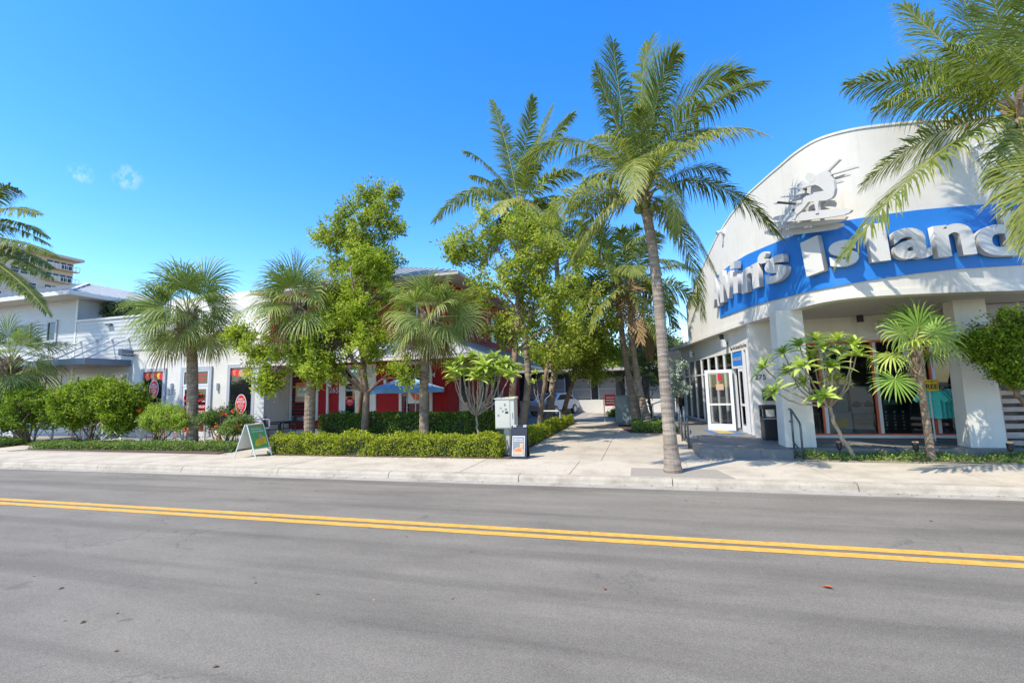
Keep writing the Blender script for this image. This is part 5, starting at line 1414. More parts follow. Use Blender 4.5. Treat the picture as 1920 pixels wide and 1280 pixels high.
# ---- thatch palm by the shop windows
def thatch():
    global rng
    rng = np.random.default_rng(61)
    base = np.array(onz(1742, 842, .17)); base = np.array([base[0], 11.98, .17]); base[0] = W(1744, 835, 11.98)[0]
    pts = [base, W(1734, 770, 11.9), W(1722, 700, 11.75), W(1714, 655, 11.65)]
    t = thing('thatch_palm', 'young thatch palm with rough trunk and bright fan leaves at the shop window', 'palm tree', tuple(base))
    ringed_trunk(t, pts, .075, .06, M['sabal_bark'], 1.15, 10)
    c = pts[-1]
    mb = MB()
    for k in range(26):
        a = k * 2.4; z = -.6 + .6 * k / 26; d = np.array([math.cos(a), math.sin(a), 0]); q = c + np.array([0.02, 0, z]) + d * .04
        mb.tube([Vector(q), Vector(q + d * .05 + np.array([0, 0, .1])), Vector(q + d * .09 + np.array([0, 0, .2]))], [.03, .022, .01], 4)
    mb.build('leaf_bases', M['sabal_bark'], t)['kind'] = 'stuff'
    # leaf hub position in the picture, blade facing, radius
    for (px, py, Y, ax, nv, R, dr, tt) in [(1678, 710, 11.75, (-.25, -.35, -.5), (-.1, -1, .45), .58, .25, .45), (1722, 612, 12.1, (0, -.1, 1), (0, -1, .2), .62, .5, .5), (1752, 625, 12.0, (.8, -.2, .5), (.1, -.9, .5), .62, .8, .6),
                                           (1690, 625, 12.0, (-.8, -.2, .6), (-.1, -.8, .6), .6, .8, .6), (1770, 645, 12.1, (1, .0, -.1), (.1, -.5, .9), .6, .9, .7), (1672, 665, 12.1, (-1, 0, -.15), (0, -.4, .9), .6, .8, .8),
                                           (1715, 640, 11.7, (.1, -.9, .2), (0, -.3, 1), .6, .9, .65), (1735, 600, 12.5, (.2, .5, 1), (0, -1, .3), .6, .4, .4), (1745, 660, 12.5, (.6, .6, -.3), (0, .3, 1), .55, .8, .5), (1700, 600, 12.5, (-.4, .4, 1), (0, -1, .3), .6, .4, .4)]:
        fan(t, c, W(px, py, Y - .55), ax, nv, R, M['thatch'], tt, 30, 2.7, dr)
thatch()

# ---- clipped hedges and shrubs
hedge('hedge', 'low yellow green clipped hedge along the sidewalk before the red house', -10.95, -3.62, 11.52, 12.2, .15, .7, M['leaf_hedge'], 1500, .058, 71, 'clipped hedges', rough=.13, tint=(.5, .32))
hedge('hedge', 'dark green hedge screening the red house patio', -10.6, -4.35, 13.35, 13.95, .15, 1.22, M['leaf_dark'], 900, .075, 72, 'clipped hedges', tint=(.5, .25))
hedge('hedge', 'bright green hedge edging the left side of the walkway', -4.05, -3.38, 12.7, 23.5, .15, .52, M['leaf_hedge'], 700, .065, 73, 'clipped hedges', tint=(.4, .22))
hedge('ground_cover', 'low green ground cover strip before the stucco shop', -22.4, -12.75, 11.95, 12.75, .14, .4, M['leaf_cover'], 900, .06, 74, None, kind='stuff', cat='ground cover', rough=.06)
hedge('ground_cover', 'low dark ground cover strip at the far left', -42, -24.9, 12.35, 13.2, .14, .42, M['leaf_dark'], 420, .08, 75, None, kind='stuff', cat='ground cover', rough=.06)
hedge('ground_cover', 'sparse green ground cover in the bed before the shop windows', 3.55, 12, 11.85, 12.48, .13, .27, M['leaf_cover'], 1100, .05, 76, None, kind='stuff', cat='ground cover', rough=.09, nocore=True, tint=(.6, .25))
hedge('ground_cover', 'green ground cover around the leaning palm pair', -.35, 1.2, 18.3, 22.6, .14, .4, M['leaf_cover'], 600, .075, 77, None, kind='stuff', cat='ground cover', rough=.09)
def bb_(l): return [blob(*q) for q in l]
bush('round_shrub', 'large dark green rounded shrub at the far left', bb_([(20, 770, 42, 13.4), (60, 765, 40, 13.2), (95, 770, 36, 13.4), (45, 745, 26, 13.4), (-25, 765, 44, 13.4)]), (-25.2, 13.4, .15), M['leaf_bush'], 2600, 9, .1, 81, 'shrubs before the shops', up=.7, gap=-.15, surf=3., cl=.1, tint=(.35, .2), wl=.55, stems=7, spike=.015)
bush('round_shrub', 'large bright green rounded shrub second from the left', bb_([(150, 755, 44, 12.9), (195, 750, 42, 12.9), (230, 755, 40, 12.9), (185, 735, 30, 12.9), (140, 775, 32, 12.8), (225, 785, 30, 12.8)]), (-20.9, 12.9, .15), M['leaf_bush'], 3000, 9, .1, 82, 'shrubs before the shops', up=.7, gap=-.15, surf=3., cl=.1, tint=(.55, .22), wl=.55, stems=7, spike=.015)
bush('flowering_shrub', 'yellow green fine leaved shrub with red flowers left of the squat palm', bb_([(300, 780, 26, 13.0), (325, 785, 27, 13), (285, 790, 22, 12.9), (345, 790, 18, 13)]), (-17.5, 13.0, .15), M['leaf_yellow'], 1500, 10, .065, 83, 'shrubs before the shops', up=.8, gap=-.1, cl=.07, wl=.4, stems=6, spike=.05)
bush('flowering_shrub', 'loose green shrub with red flowers right of the squat palm', bb_([(395, 790, 22, 13.1), (420, 785, 25, 13.1), (450, 790, 22, 13), (435, 800, 20, 12.9)]), (-14.3, 13.0, .15), M['leaf_cover'], 1100, 10, .08, 84, 'shrubs before the shops', up=.8, gap=.05, cl=.08, wl=.35, stems=7)
for (l, nm, sd) in (([(262, 768), (270, 790), (300, 812), (330, 812), (350, 805)], 'a', 1), ([(405, 800), (420, 775), (432, 812), (448, 800), (410, 820), (440, 770)], 'b', 2)):
    par = [o for o in bpy.data.objects if o.name.startswith('flowering_shrub')][sd - 1]
    rng = np.random.default_rng(sd); C = np.concatenate([W(x_, y_, 12.75)[None] + rng.normal(0, .06, (16, 3)) for x_, y_ in l]); n = len(C)
    leaf_batch('flowers', C, rng.normal(0, 1, (n, 3)), rng.normal(0, 1, (n, 3)), .06, .05, rng.random(n), M['flower'], par)
bush('round_shrub', 'small round yellow green shrub at the walkway end', bb_([(1153, 778, 11, 28), (1160, 776, 10, 28)]), tuple(onz(1156, 790, .15)), M['leaf_hedge'], 260, 9, .12, 85, 'shrubs before the shops', gap=-.3, cl=.1)
bush('terrace_plant', 'row of leafy plants behind the terrace parapet of the sided house', bb_([(185, 582, 11, 18.4), (205, 580, 12, 18.4), (225, 579, 12, 18.4), (243, 578, 11, 18.4)]), (-27, 18.4, 6.1), M['leaf_grey'], 420, 10, .13, 86, None, cat='plants', gap=-.1)
# ================================================================== street furniture and small things
rng = np.random.default_rng(99)
ZG = Z_WALK
# ---- green lemonade sandwich board (faces along the sidewalk)
sb = thing('sandwich_board', 'white framed sandwich board with green lemonade poster on the sidewalk', 'sign', (-11.1, 11.1, ZG))
yA, yB_, xr, zr = 10.83, 11.42, -11.1, 1.1
def sb_pt(sd, y, v):              # v 0 at the foot, 1 at the ridge; sd +1 right panel, -1 left panel
    return Vector((xr + sd * (.39 - .36 * v), y, ZG + (zr - ZG) * v))
for sd in (1, -1):
    for y in (yA, yB_):
        MB().tube([sb_pt(sd, y, 0), sb_pt(sd, y, 1)], .016, 6).build('leg', M['white_metal'], sb)
    for v in (.26, .99):
        MB().tube([sb_pt(sd, yA, v), sb_pt(sd, yB_, v)], .014, 6).build('rail', M['white_metal'], sb)
    pts = [sb_pt(sd, yA + .02, .27), sb_pt(sd, yB_ - .02, .27), sb_pt(sd, yB_ - .02, .98), sb_pt(sd, yA + .02, .98)]
    n = (pts[1] - pts[0]).cross(pts[3] - pts[0]).normalized() * (1 if sd > 0 else -1)
    pn = MB().slab(pts, n * .008).build('panel', M['ink_green'] if sd > 0 else M['white_metal'], sb)
    if sd > 0:
        r_ = Vector((0, 1, 0)); u_ = (pts[3] - pts[0]).normalized(); nn_ = r_.cross(u_)
        if nn_.x < 0: nn_ = -nn_
        def on_panel(a, b, d=.012): return pts[0] + r_ * a + u_ * b + nn_ * d
        MB().slab([on_panel(.0, .64), on_panel(.55, .64), on_panel(.55, .665), on_panel(.0, .665)], nn_ * .002).build('poster_band', M['ink_orange'], pn)
        put_text('Refreshing', on_panel(.25, .565, .013), r_, u_, .06, M['ink_white'], pn, 'lettering', 0, .01, width=.34)
        put_text('Lemonade', on_panel(.27, .485, .013), r_, u_, .07, M['ink_white'], pn, 'lettering', 0, .01, width=.42)
        for k, (a, b, rr, mt) in enumerate(((.2, .17, .1, 'ink_yellow'), (.42, .25, .1, 'ink_yellow'), (.3, .2, .12, 'ink_orange2'), (.13, .13, .07, 'ink_yellow'), (.33, .36, .07, 'ink_tan'), (.45, .16, .06, 'ink_yellow'))):
            if mt not in M: M[mt] = plain('lemon_print', (.62, .42, .05), .5)
            MB().slab([on_panel(a + rr * math.cos(t), b + rr * math.sin(t), .0125 + .0012 * k) for t in np.linspace(0, 6.283, 17)[:-1]], nn_ * .001).build('lemon_print', M[mt], pn)
# ---- black sandwich board
bb2 = thing('sandwich_board', 'black plastic sandwich board with food poster at the walkway corner', 'sign', (-3.08, 11.65, ZG))
x0, x1 = -3.31, -2.88
for sd, yf in ((-1, 11.45), (1, 11.86)):
    yt = 11.65 + sd * .02; z0, z1 = ZG + .01, .95
    P = lambda x, v, d=0.: Vector((x, yf + (yt - yf) * v + sd * d, z0 + (z1 - z0) * v))
    pn = MB().slab([P(x0, 0), P(x1, 0), P(x1, 1), P(x0, 1)], (0, .03 * (1 if sd < 0 else -1), 0)).build('panel', M['black'], bb2)
    if sd < 0:
        MB().slab([P(x0 + .05, .08, .002), P(x1 - .05, .08, .002), P(x1 - .05, .7, .002), P(x0 + .05, .7, .002)], (0, .001, 0)).build('poster_border', M['ink_white'], pn)
        MB().slab([P(x0 + .062, .1, .005), P(x1 - .062, .1, .005), P(x1 - .062, .68, .005), P(x0 + .062, .68, .005)], (0, .001, 0)).build('poster', M['ink_grey'], pn)
        MB().slab([P(x0 + .07, .13, .008), P(x1 - .08, .11, .008), P(x1 - .07, .27, .008), P(x1 - .15, .36, .008), P(x0 + .15, .33, .008), P(x0 + .07, .24, .008)], (0, .001, 0)).build('poster_picture', M['ink_tan'], pn)
        MB().slab([P(x0 + .09, .23, .01), P(x1 - .1, .22, .01), P(x1 - .16, .33, .01), P(x0 + .17, .31, .01)], (0, .001, 0)).build('poster_picture', M['ink_orange'], pn)
        MB().slab([P(x1 - .17, .34, .01), P(x1 - .09, .34, .01), P(x1 - .085, .48, .01), P(x1 - .175, .48, .01)], (0, .001, 0)).build('poster_picture', M['ink_tan'], pn)
        for v, w in ((.62, .24), (.56, .26)):
            put_text('FRESH WAFFLE', P((x0 + x1) / 2, v - .03, .01), (1, 0, 0), P(0, 1) - P(0, 0), .03, M['ink_white'], pn, 'lettering', 0, .01, width=w)
for x in (x0 + .06, x1 - .1):
    MB().bbox(x, x + .09, 11.6, 11.7, .93, .99, .01).build('hinge_cap', M['grey_trim'], bb2)
MB().tube([(x0 + .02, 11.65, .965), (x1 - .02, 11.65, .965)], .012, 6).build('hinge_rod', M['black'], bb2)
# ---- utility box on a post
ub = thing('utility_box', 'beige metal utility box on a post behind the clipped hedge', 'utility box', (-3.55, 12.2, ZG))
bx0, bx1, bz0, bz1 = -3.86, -3.32, .86, 1.66
MB().bbox(bx0, bx1, 12.0, 12.36, bz0, bz1, .008).build('cabinet', M['box_beige'], ub)
MB().hexa([(bx0 - .02, 11.97, bz1 + .001), (bx1 + .02, 11.97, bz1 + .001), (bx1 + .02, 12.39, bz1 + .001), (bx0 - .02, 12.39, bz1 + .001), (bx0 - .02, 11.97, bz1 + .02), (bx1 + .02, 11.97, bz1 + .02), (bx1 + .02, 12.39, bz1 + .06), (bx0 - .02, 12.39, bz1 + .06)]).build('lid', M['box_beige'], ub)
MB().bbox(bx0 + .02, bx1 - .12, 11.985, 11.999, bz0 + .03, bz1 - .03, .004).build('door', M['box_beige'], ub)
MB().box(-3.65, -3.5, 12.1, 12.25, ZG, bz0).build('post', M['box_beige'], ub)
MB().box(bx1 - .06, bx1 - .045, 11.98, 11.998, 1.15, 1.3).build('latch', M['grey_trim'], ub)
for (a, b, w, h, mt) in ((-3.6, 1.53, .05, .07, 'ink_grey'), (-3.58, 1.42, .07, .05, 'ink_grey'), (-3.72, 1.46, .06, .03, 'ink_grey'), (-3.57, 1.33, .09, .06, 'ink_dark'), (-3.66, 1.37, .05, .05, 'ink_grey')):
    MB().box(a, a + w, 11.982, 11.9845, b - .06, b - .06 + h).build('sticker', M[mt], ub)
MB().slab([(-3.76 + .035 * math.cos(t), 11.9825, 1.22 + .035 * math.sin(t)) for t in np.linspace(0, 6.283, 17)[:-1]], (0, .002, 0)).build('round_sticker', M['canopy'], ub)
# ---- patio umbrella over a table
def umbrella(cx, cy):
    t = thing('patio_umbrella', 'light blue canvas patio umbrella before the ice cream window', 'umbrella', (cx, cy, ZG))
    R, z0, z1 = 1.5, 2.06, 2.55; n = 8
    ang = [math.pi / 6 + .2 + 2 * math.pi * k / n for k in range(n)]
    for k in range(n):
        a0, a1 = ang[k], ang[(k + 1) % n]
        m = MB(); G = 6; v = []
        for i in range(G + 1):
            tt = i / G
            for j in range(5):
                s = j / 4; p0 = Vector((math.cos(a0), math.sin(a0), 0)); p1 = Vector((math.cos(a1), math.sin(a1), 0))
                q = p0.lerp(p1, s) * R * tt
                sag = -.02 * math.sin(math.pi * s) * tt * tt - .04 * math.sin(math.pi * tt)
                v.append((cx + q.x, cy + q.y, z1 - (z1 - z0) * tt + sag + .0))
        f = [(i * 5 + j, i * 5 + j + 1, (i + 1) * 5 + j + 1, (i + 1) * 5 + j) for i in range(G) for j in range(4)]
        m.add(v, f)
        e = v[-5:]
        m.add([(*p,) for p in e] + [(p[0], p[1], p[2] - .15 + .012 * math.sin(3 * i)) for i, p in enumerate(e)], [(i, i + 1, 6 + i, 5 + i) for i in range(4)])
        m.build('canopy_panel', M['umbrella'], t, smooth=True)
        MB().tube([(cx + math.cos(a0) * .05, cy + math.sin(a0) * .05, z1 - .04), (cx + math.cos(a0) * R, cy + math.sin(a0) * R, z0 - .02)], .01, 5).build('rib', M['white_metal'], t)
    MB().tube([(cx, cy, ZG + .05), (cx, cy, z1 + .05)], .022, 8).build('pole', M['white_metal'], t)
    MB().lathe([(.03, z1 - .01), (.05, z1 + .02), (.02, z1 + .09)], (cx, cy), 10).build('finial', M['white_metal'], t)
    MB().lathe([(.26, ZG), (.26, ZG + .04), (.05, ZG + .09), (.035, ZG + .25)], (cx, cy), 18).build('base', M['dark_steel'], t)
umbrella(-8.72, 16.0)
# ---- tables and chairs on the patios
def patio_table(loc, mat, label, group, r=.38):
    t = thing('patio_table', label, 'table', loc, group)
    MB().lathe([(r, .71), (r + .01, .72), (r + .01, .735), (r, .745)], (0, 0), 22).build('table_top', M[mat], t, world=False)
    MB().tube([(0, 0, .03), (0, 0, .71)], .03, 8).build('leg', M[mat], t, world=False)
    MB().lathe([(.24, 0), (.24, .02), (.05, .05)], (0, 0), 16).build('base', M[mat], t, world=False)
    return t
def patio_chair(loc, rz, mat, label, group):
    t = thing('patio_chair', label, 'chair', loc, group, rz)
    for k in range(6):
        MB().bbox(-.21, .21, -.2 + .07 * k, -.145 + .07 * k, .44, .455, .003).build('seat_slat', M[mat], t, world=False)
    for k in range(5):
        z = .56 + .075 * k; MB().box(-.19, .19, .215 + .03 * k, .225 + .03 * k, z, z + .05).build('back_slat', M[mat], t, world=False)
    for s in (-1, 1):
        MB().tube([(s * .21, .2, .0), (s * .21, .2, .45), (s * .2, .37, .93)], .013, 6).build('rear_leg', M[mat], t, world=False)
        MB().tube([(s * .22, -.2, .0), (s * .22, -.2, .64), (s * .22, -.14, .67), (s * .215, .26, .67)], .013, 6).build('front_leg', M[mat], t, world=False)
    MB().tube([(-.2, .37, .93), (.2, .37, .93)], .013, 6).build('top_rail', M[mat], t, world=False)
    return t
ZP = .142
for (px, Y, rz, lb) in [(513, 15.0, 2.2, 'black slatted metal chair nearest the white pier of the stucco shop'), (537, 15.6, -1.2, 'black slatted metal chair under the red shop window, left of the pair'), (562, 15.2, 1.0, 'black slatted metal chair under the red shop window beside the sabal trunk')]:
    patio_chair((W(px, 790, Y)[0], Y, ZP), rz, 'black', lb, 'black patio chairs')
patio_table((W(526, 790, 15.4)[0], 15.4, ZP), 'black', 'small round black patio table among the black chairs', None)
patio_table((-8.72, 16.0 - .001, ZP), 'white_metal', 'round white patio table under the blue umbrella', None, .5)
for k, (px, Y, rz) in enumerate([(150, 14.9, 1.2), (168, 15.2, -1.3), (283, 14.9, .6), (300, 15.3, -2.4), (372, 15.0, 1.0), (455, 15.2, 2.2), (478, 15.0, -1.0)]):
    lb = ['red metal chair in the gap left of the bright rounded shrub', 'red metal chair behind the left side of the bright rounded shrub', 'red metal chair behind the yellow green shrub', 'red metal chair behind the yellow green shrub near the squat palm', 'red metal chair just right of the squat palm trunk', 'red metal chair behind the loose flowering shrub', 'red metal chair beside the white pier and handrail'][k]
    patio_chair((W(px, 800, Y)[0], Y, ZP), rz, 'red_metal', lb, 'red patio chairs')
for px, Y, lb in ((159, 15.1, 'red round patio table in the gap between the rounded shrubs'), (464, 15.2, 'red round patio table behind the green sandwich board')):
    patio_table((W(px, 800, Y)[0], Y, ZP), 'red_metal', lb, 'red patio tables')
# ---- white railing with crossed braces along the patio
def x_rail(xa, xb, y, label):
    t = thing('cross_railing', label, 'railing', ((xa + xb) / 2, y, ZG), 'white cross braced railings')
    n = max(1, round((xb - xa) / 1.15)); w = (xb - xa) / n; z0, z1 = ZG + .1, ZG + .95
    for k in range(n + 1):
        x = xa + w * k; MB().box(x - .03, x + .03, y - .03, y + .03, ZG - .02, z1 + .06).build('post', M['white_metal'], t)
    for k in range(n):
        x = xa + w * k
        for a, b in (((x + .03, z0), (x + w - .03, z1)), ((x + .03, z1), (x + w - .03, z0))):
            MB().tube([(a[0], y, a[1]), (b[0], y, b[1])], .018, 5).build('brace', M['white_metal'], t)
    MB().box(xa, xb, y - .028, y + .028, z1 + .061, z1 + .1).build('top_rail', M['white_metal'], t)
x_rail(-36.0, -25.6, 14.45, 'white cross braced railing behind the dark rounded shrub at far left')
x_rail(-23.6, -14.6, 14.45, 'white cross braced railing behind the shrubs before the stucco shop')
x_rail(-5.2, -4.15, 14.05, 'short white cross braced railing behind the broad plumeria')
# ---- pipe handrails
def handrail(name, label, pts, r, mat, posts=(), group=None, cat='handrail'):
    t = thing(name, label, cat, tuple(pts[0]), group)
    P = []
    pts = [Vector(p) for p in pts]
    for i, p in enumerate(pts):                      # rounded bends
        if 0 < i < len(pts) - 1:
            a = (pts[i - 1] - p); b = (pts[i + 1] - p); d = min(.08, a.length * .4, b.length * .4)
            p0, p1 = p + a.normalized() * d, p + b.normalized() * d
            for k in range(6):
                s = k / 5; P.append(p0.lerp(p, s).lerp(p.lerp(p1, s), s))
        else: P.append(p)
    MB().tube(P, r, 8).build('rail', M[mat], t, smooth=True)
    for a, b in posts: MB().tube([a, b], r, 8).build('post', M[mat], t, smooth=True)
    return t
Y0 = 14.2; xx = W(497, 790, Y0)[0]
handrail('handrail', 'white bent pipe handrail behind the green sandwich board', [(xx - 1.2, Y0 - .2, .75), (xx - .5, Y0 - .1, 1.05), (xx + .2, Y0, 1.05), (xx + .2, Y0, .72), (xx - .12, Y0, .72)], .024, 'white_metal', [((xx - .12, Y0, .14), (xx - .12, Y0, 1.04)), ((xx - .8, Y0 - .14, .14), (xx - .8, Y0 - .14, .92))], 'pipe handrails')
p = onz(1051, 803, .15)
handrail('barrier_rail', 'white square pipe barrier at the left edge of the walkway', [(p.x - .85, p.y + .1, .15), (p.x - .85, p.y + .1, .92), (p.x, p.y, .92), (p.x, p.y, .15)], .03, 'white_metal')
def step_rail(x, y0, y1, label, zt=Z_PLAT):
    handrail('handrail', label, [(x, y0, ZG), (x, y0, ZG + .78), (x, y0 + .1, ZG + .86), (x, y1, zt + .92), (x, y1 + .3, zt + .92), (x, y1 + .3, zt + .62), (x, y1 - .02, zt + .62)], .024, 'dark_steel', [((x, y1, zt - .01), (x, y1, zt + .9)), ((x, y0 + .02, ZG + .16), (x, y1 - .0, zt + .12))], 'pipe handrails')
step_rail(3.5, 12.0, 12.6, 'grey steel handrail at the step beside the left pillar')
step_rail(1.22, 13.75, 14.6, 'grey steel handrail on the platform edge just behind the kerb palm')
step_rail(1.2, 15.6, 16.5, 'grey steel handrail second along the platform edge')
x_ = W(1204, 780, 21.0)[0]
handrail('handrail', 'grey steel ramp rail behind the leaning palm pair', [(x_, 20.0, ZG), (x_, 20.0, 1.0), (x_ + .9, 20.6, 1.3), (x_ + 1.5, 20.7, 1.3), (x_ + 1.5, 20.7, .9)], .026, 'dark_steel', [((x_ + .9, 20.6, .15), (x_ + .9, 20.6, 1.28)), ((x_, 20.0, .45), (x_ + .9, 20.6, .6)), ((x_ + .45, 20.3, .15), (x_ + .45, 20.3, 1.14))], 'pipe handrails')
# ---- things by the entrance
p = onz(1446, 822, Z_PLAT); tcx, tcy = p.x, 14.35; tcx = W(1446, 800, tcy)[0]
tc = thing('litter_bin', 'black square litter bin with open hood beside the left pillar', 'litter bin', (tcx, tcy, Z_PLAT))
w = .22
MB().bbox(tcx - w, tcx + w, tcy - w, tcy + w, Z_PLAT + .03, Z_PLAT + .62, .02).build('body', M['black'], tc)
MB().box(tcx - w + .02, tcx + w - .02, tcy - w + .02, tcy + w - .02, Z_PLAT, Z_PLAT + .03).build('plinth', M['black'], tc)
for sx in (-1, 1):
    for sy in (-1, 1): MB().box(tcx + sx * (w - .03) - .03, tcx + sx * (w - .03) + .03, tcy + sy * (w - .03) - .03, tcy + sy * (w - .03) + .03, Z_PLAT + .62, Z_PLAT + .84).build('hood_post', M['black'], tc)
MB().bbox(tcx - w - .01, tcx + w + .01, tcy - w - .01, tcy + w + .01, Z_PLAT + .84, Z_PLAT + .96, .03).build('hood', M['black'], tc)
MB().box(tcx - w - .005, tcx + w + .005, tcy - w - .006, tcy - w - .001, Z_PLAT + .585, Z_PLAT + .6).build('rim_strip', M['white_metal'], tc)
for k in range(6): MB().box(tcx - w + .035 + k * .065, tcx - w + .085 + k * .065, tcy - w - .006, tcy - w + .001, Z_PLAT + .1, Z_PLAT + .55).build('panel_slat', M['black'], tc)
mb_ = thing('wall_mailbox', 'small dark mailbox on the white wall above the litter bin', 'mailbox', (W(1440, 740, YW)[0], YW, 1.7))
mx, mz = W(1440, 740, YW)[0], W(1440, 740, YW)[2]
MB().bbox(mx - .16, mx + .16, YW - .12, YW - .001, mz - .16, mz + .16, .01).build('body', M['black'], mb_)
MB().slab([(mx + .1 * math.cos(t), YW - .126, mz + .02 + .045 * math.sin(t)) for t in np.linspace(0, 6.283, 21)[:-1]], (0, .004, 0)).build('badge', M['letter'], mb_)
mt_ = thing('door_mat', 'blue and yellow door mat on the platform before the open door', 'mat', (2.5, 16.4, Z_PLAT))
c, s = Vector((2.55, 16.55, 0)), Vector((-.13, 1, 0)).normalized(); e = Vector((s.y, -s.x, 0))
def mat_quad(a, b, z, mt, nm): MB().slab([c + e * (-a) + s * (-b) + Vector((0, 0, z)), c + e * a + s * (-b) + Vector((0, 0, z)), c + e * a + s * b + Vector((0, 0, z)), c + e * (-a) + s * b + Vector((0, 0, z))], (0, 0, .004)).build(nm, M[mt], mt_)
M['mat_blue'] = paint('mat_blue', (.06, .12, .25), .9, .2, 20); M['mat_yellow'] = paint('mat_yellow', (.38, .27, .06), .9, .2, 20)
mat_quad(.45, .75, Z_PLAT + .003, 'mat_blue', 'border'); mat_quad(.24, .5, Z_PLAT + .008, 'mat_yellow', 'centre')
for (py, sd) in ((740, 0),):                     # paper notices on the door glass
    _, p_, u_, n_ = dl
    q = p_ + u_ * .42
    MB().slab([(q.x - u_.x * .12, q.y - u_.y * .12 - .03, 1.72), (q.x + u_.x * .12, q.y + u_.y * .12 - .03, 1.72), (q.x + u_.x * .12, q.y + u_.y * .12 - .03, 1.92), (q.x - u_.x * .12, q.y - u_.y * .12 - .03, 1.92)], (0, .003, 0)).build('notice', M['ink_tan'], dl[0])
    MB().slab([(q.x - .05, q.y - .032, 2.03), (q.x + .05, q.y - .036, 2.03), (q.x + .05, q.y - .036, 2.28), (q.x - .05, q.y - .032, 2.28)], (0, .003, 0)).build('notice', M['ink_red'], dl[0])
# ---- path lamps and hose in the right bed
for px, lb in ((1573, 'small dark path lamp beside the plumeria trunk'), (1716, 'small dark path lamp left of the thatch palm trunk'), (1893, 'small dark path lamp before the right pillar and pallets')):
    x = W(px, 830, 12.1)[0]; t = thing('path_lamp', lb, 'lamp', (x, 12.1, .16), 'path lamps in the shop bed')
    MB().lathe([(.012, .16), (.012, .36)], (x, 12.1), 8).build('stake', M['black'], t)
    MB().lathe([(.03, .36), (.05, .4), (.06, .5), (.058, .53)], (x, 12.1), 12).build('lamp_body', M['black'], t)
    MB().lathe([(.062, .531), (.066, .54), (.05, .56)], (x, 12.1), 12).build('cap', M['wood'], t)
x = W(1675, 850, 12.1)[0]
hs = thing('irrigation_hose', 'thin dark irrigation hose arching out of the ground cover', 'hose', (x, 12.2, .16))
MB().tube([(x - .34 + .68 * t, 12.3, .16 + .26 * math.sin(math.pi * t)) for t in np.linspace(0, 1, 14)], .011, 6).build('hose', M['black'], hs)
MB().tube([(x + .25, 12.3, .26), (x + .36, 12.28, .2), (x + .4, 12.26, .15)], .016, 6).build('fitting', M['black'], hs)
# ---- pallets standing by the right pillar
def pallet(x0, y, label):
    t = thing('wooden_pallet', label, 'pallet', (x0 + .5, y, Z_PLAT), 'standing pallets')
    for x in (x0, x0 + .55, x0 + 1.1): MB().bbox(x, x + .07, y, y + .09, Z_PLAT, Z_PLAT + 1.32, .005).build('stringer', M['wood'], t)
    for k in range(7):
        z = Z_PLAT + .05 + k * .185
        MB().bbox(x0 - .02, x0 + 1.2, y - .022, y - .001, z, z + .1, .004).build('slat', M['pallet_slat'], t)
M['pallet_slat'] = paint('pallet_slat', (.42, .32, .26), .75, .18, 7, .2, 40)
pallet(7.78, 12.95, 'wooden pallet standing on edge right of the right pillar')
MB_ = MB().bbox(7.7, 7.78, 12.95, 13.05, Z_PLAT, Z_PLAT + 1.35, .006).build('stringer', M['wood'], [o for o in bpy.data.objects if o.name == 'wooden_pallet'][0])
brd = thing('surfboard', 'white surfboard with red rim standing behind the pallets', 'surfboard', (8.6, 13.5, Z_PLAT))
out = [(8.55 + .34 * math.sin(math.pi * t) ** .7 * sg, 13.5, Z_PLAT + 2.1 * t) for sg, rngt in ((-1, np.linspace(0, 1, 16)), (1, np.linspace(1, 0, 16)[1:-1])) for t in rngt]
MB().slab(out, (0, .05, 0)).build('rim', M['red_metal'], brd)
MB().slab([(8.55 + (x - 8.55) * .86, 13.488, Z_PLAT + 1.05 + (z - Z_PLAT - 1.05) * .95) for x, y, z in out], (0, .01, 0)).build('deck', M['relief'], brd)
# ---- clothes rack with shirts
rk = thing('clothes_rack', 'steel clothes rack with hanging shirts beside the right pillar', 'clothes rack', (7.0, 14.2, Z_PLAT))
ra, rb_ = Vector((float(W(1738, 735, 13.9)[0]), 13.9, 1.74)), Vector((float(W(1812, 735, 14.4)[0]), 14.4, 1.74))
MB().tube([ra, rb_], .014, 8).build('rail', M['dark_steel'], rk)
for q in (ra + Vector((.05, 0, 0)), rb_):
    MB().tube([(q.x, q.y, Z_PLAT), (q.x, q.y, 1.72)], .014, 8).build('upright', M['white_metal'], rk)
    MB().tube([(q.x - .05, q.y - .28, Z_PLAT + .04), (q.x + .05, q.y + .28, Z_PLAT + .04)], .014, 8).build('foot', M['dark_steel'], rk)
shirt_cols = [('teal', (.07, .5, .44)), ('teal', (.08, .53, .47)), ('teal', (.06, .46, .42)), ('teal', (.09, .55, .48)), ('white', (.6, .6, .63)), ('black', (.015, .015, .02)), ('black', (.02, .02, .025)), ('red', (.45, .03, .04)), ('cyan', (.05, .4, .52)), ('cyan', (.07, .45, .56))]
lbls = ['teal T-shirt at the left end of the clothes rack', 'second teal T-shirt from the left on the rack', 'third teal T-shirt from the left on the rack', 'fourth teal T-shirt from the left next to the white one', 'white T-shirt between the teal and black ones', 'black T-shirt next to the white one on the rack', 'black T-shirt next to the red one on the rack', 'red T-shirt between black and cyan ones', 'cyan T-shirt next to the red one on the rack', 'cyan T-shirt at the right end of the rack']
OUT = [(-.08, 0), (-.2, -.05), (-.36, -.27), (-.27, -.34), (-.2, -.24), (-.21, -.72), (.21, -.72), (.2, -.24), (.27, -.34), (.36, -.27), (.2, -.05), (.08, 0), (.04, -.035), (-.04, -.035)]
brd.location.x += .45
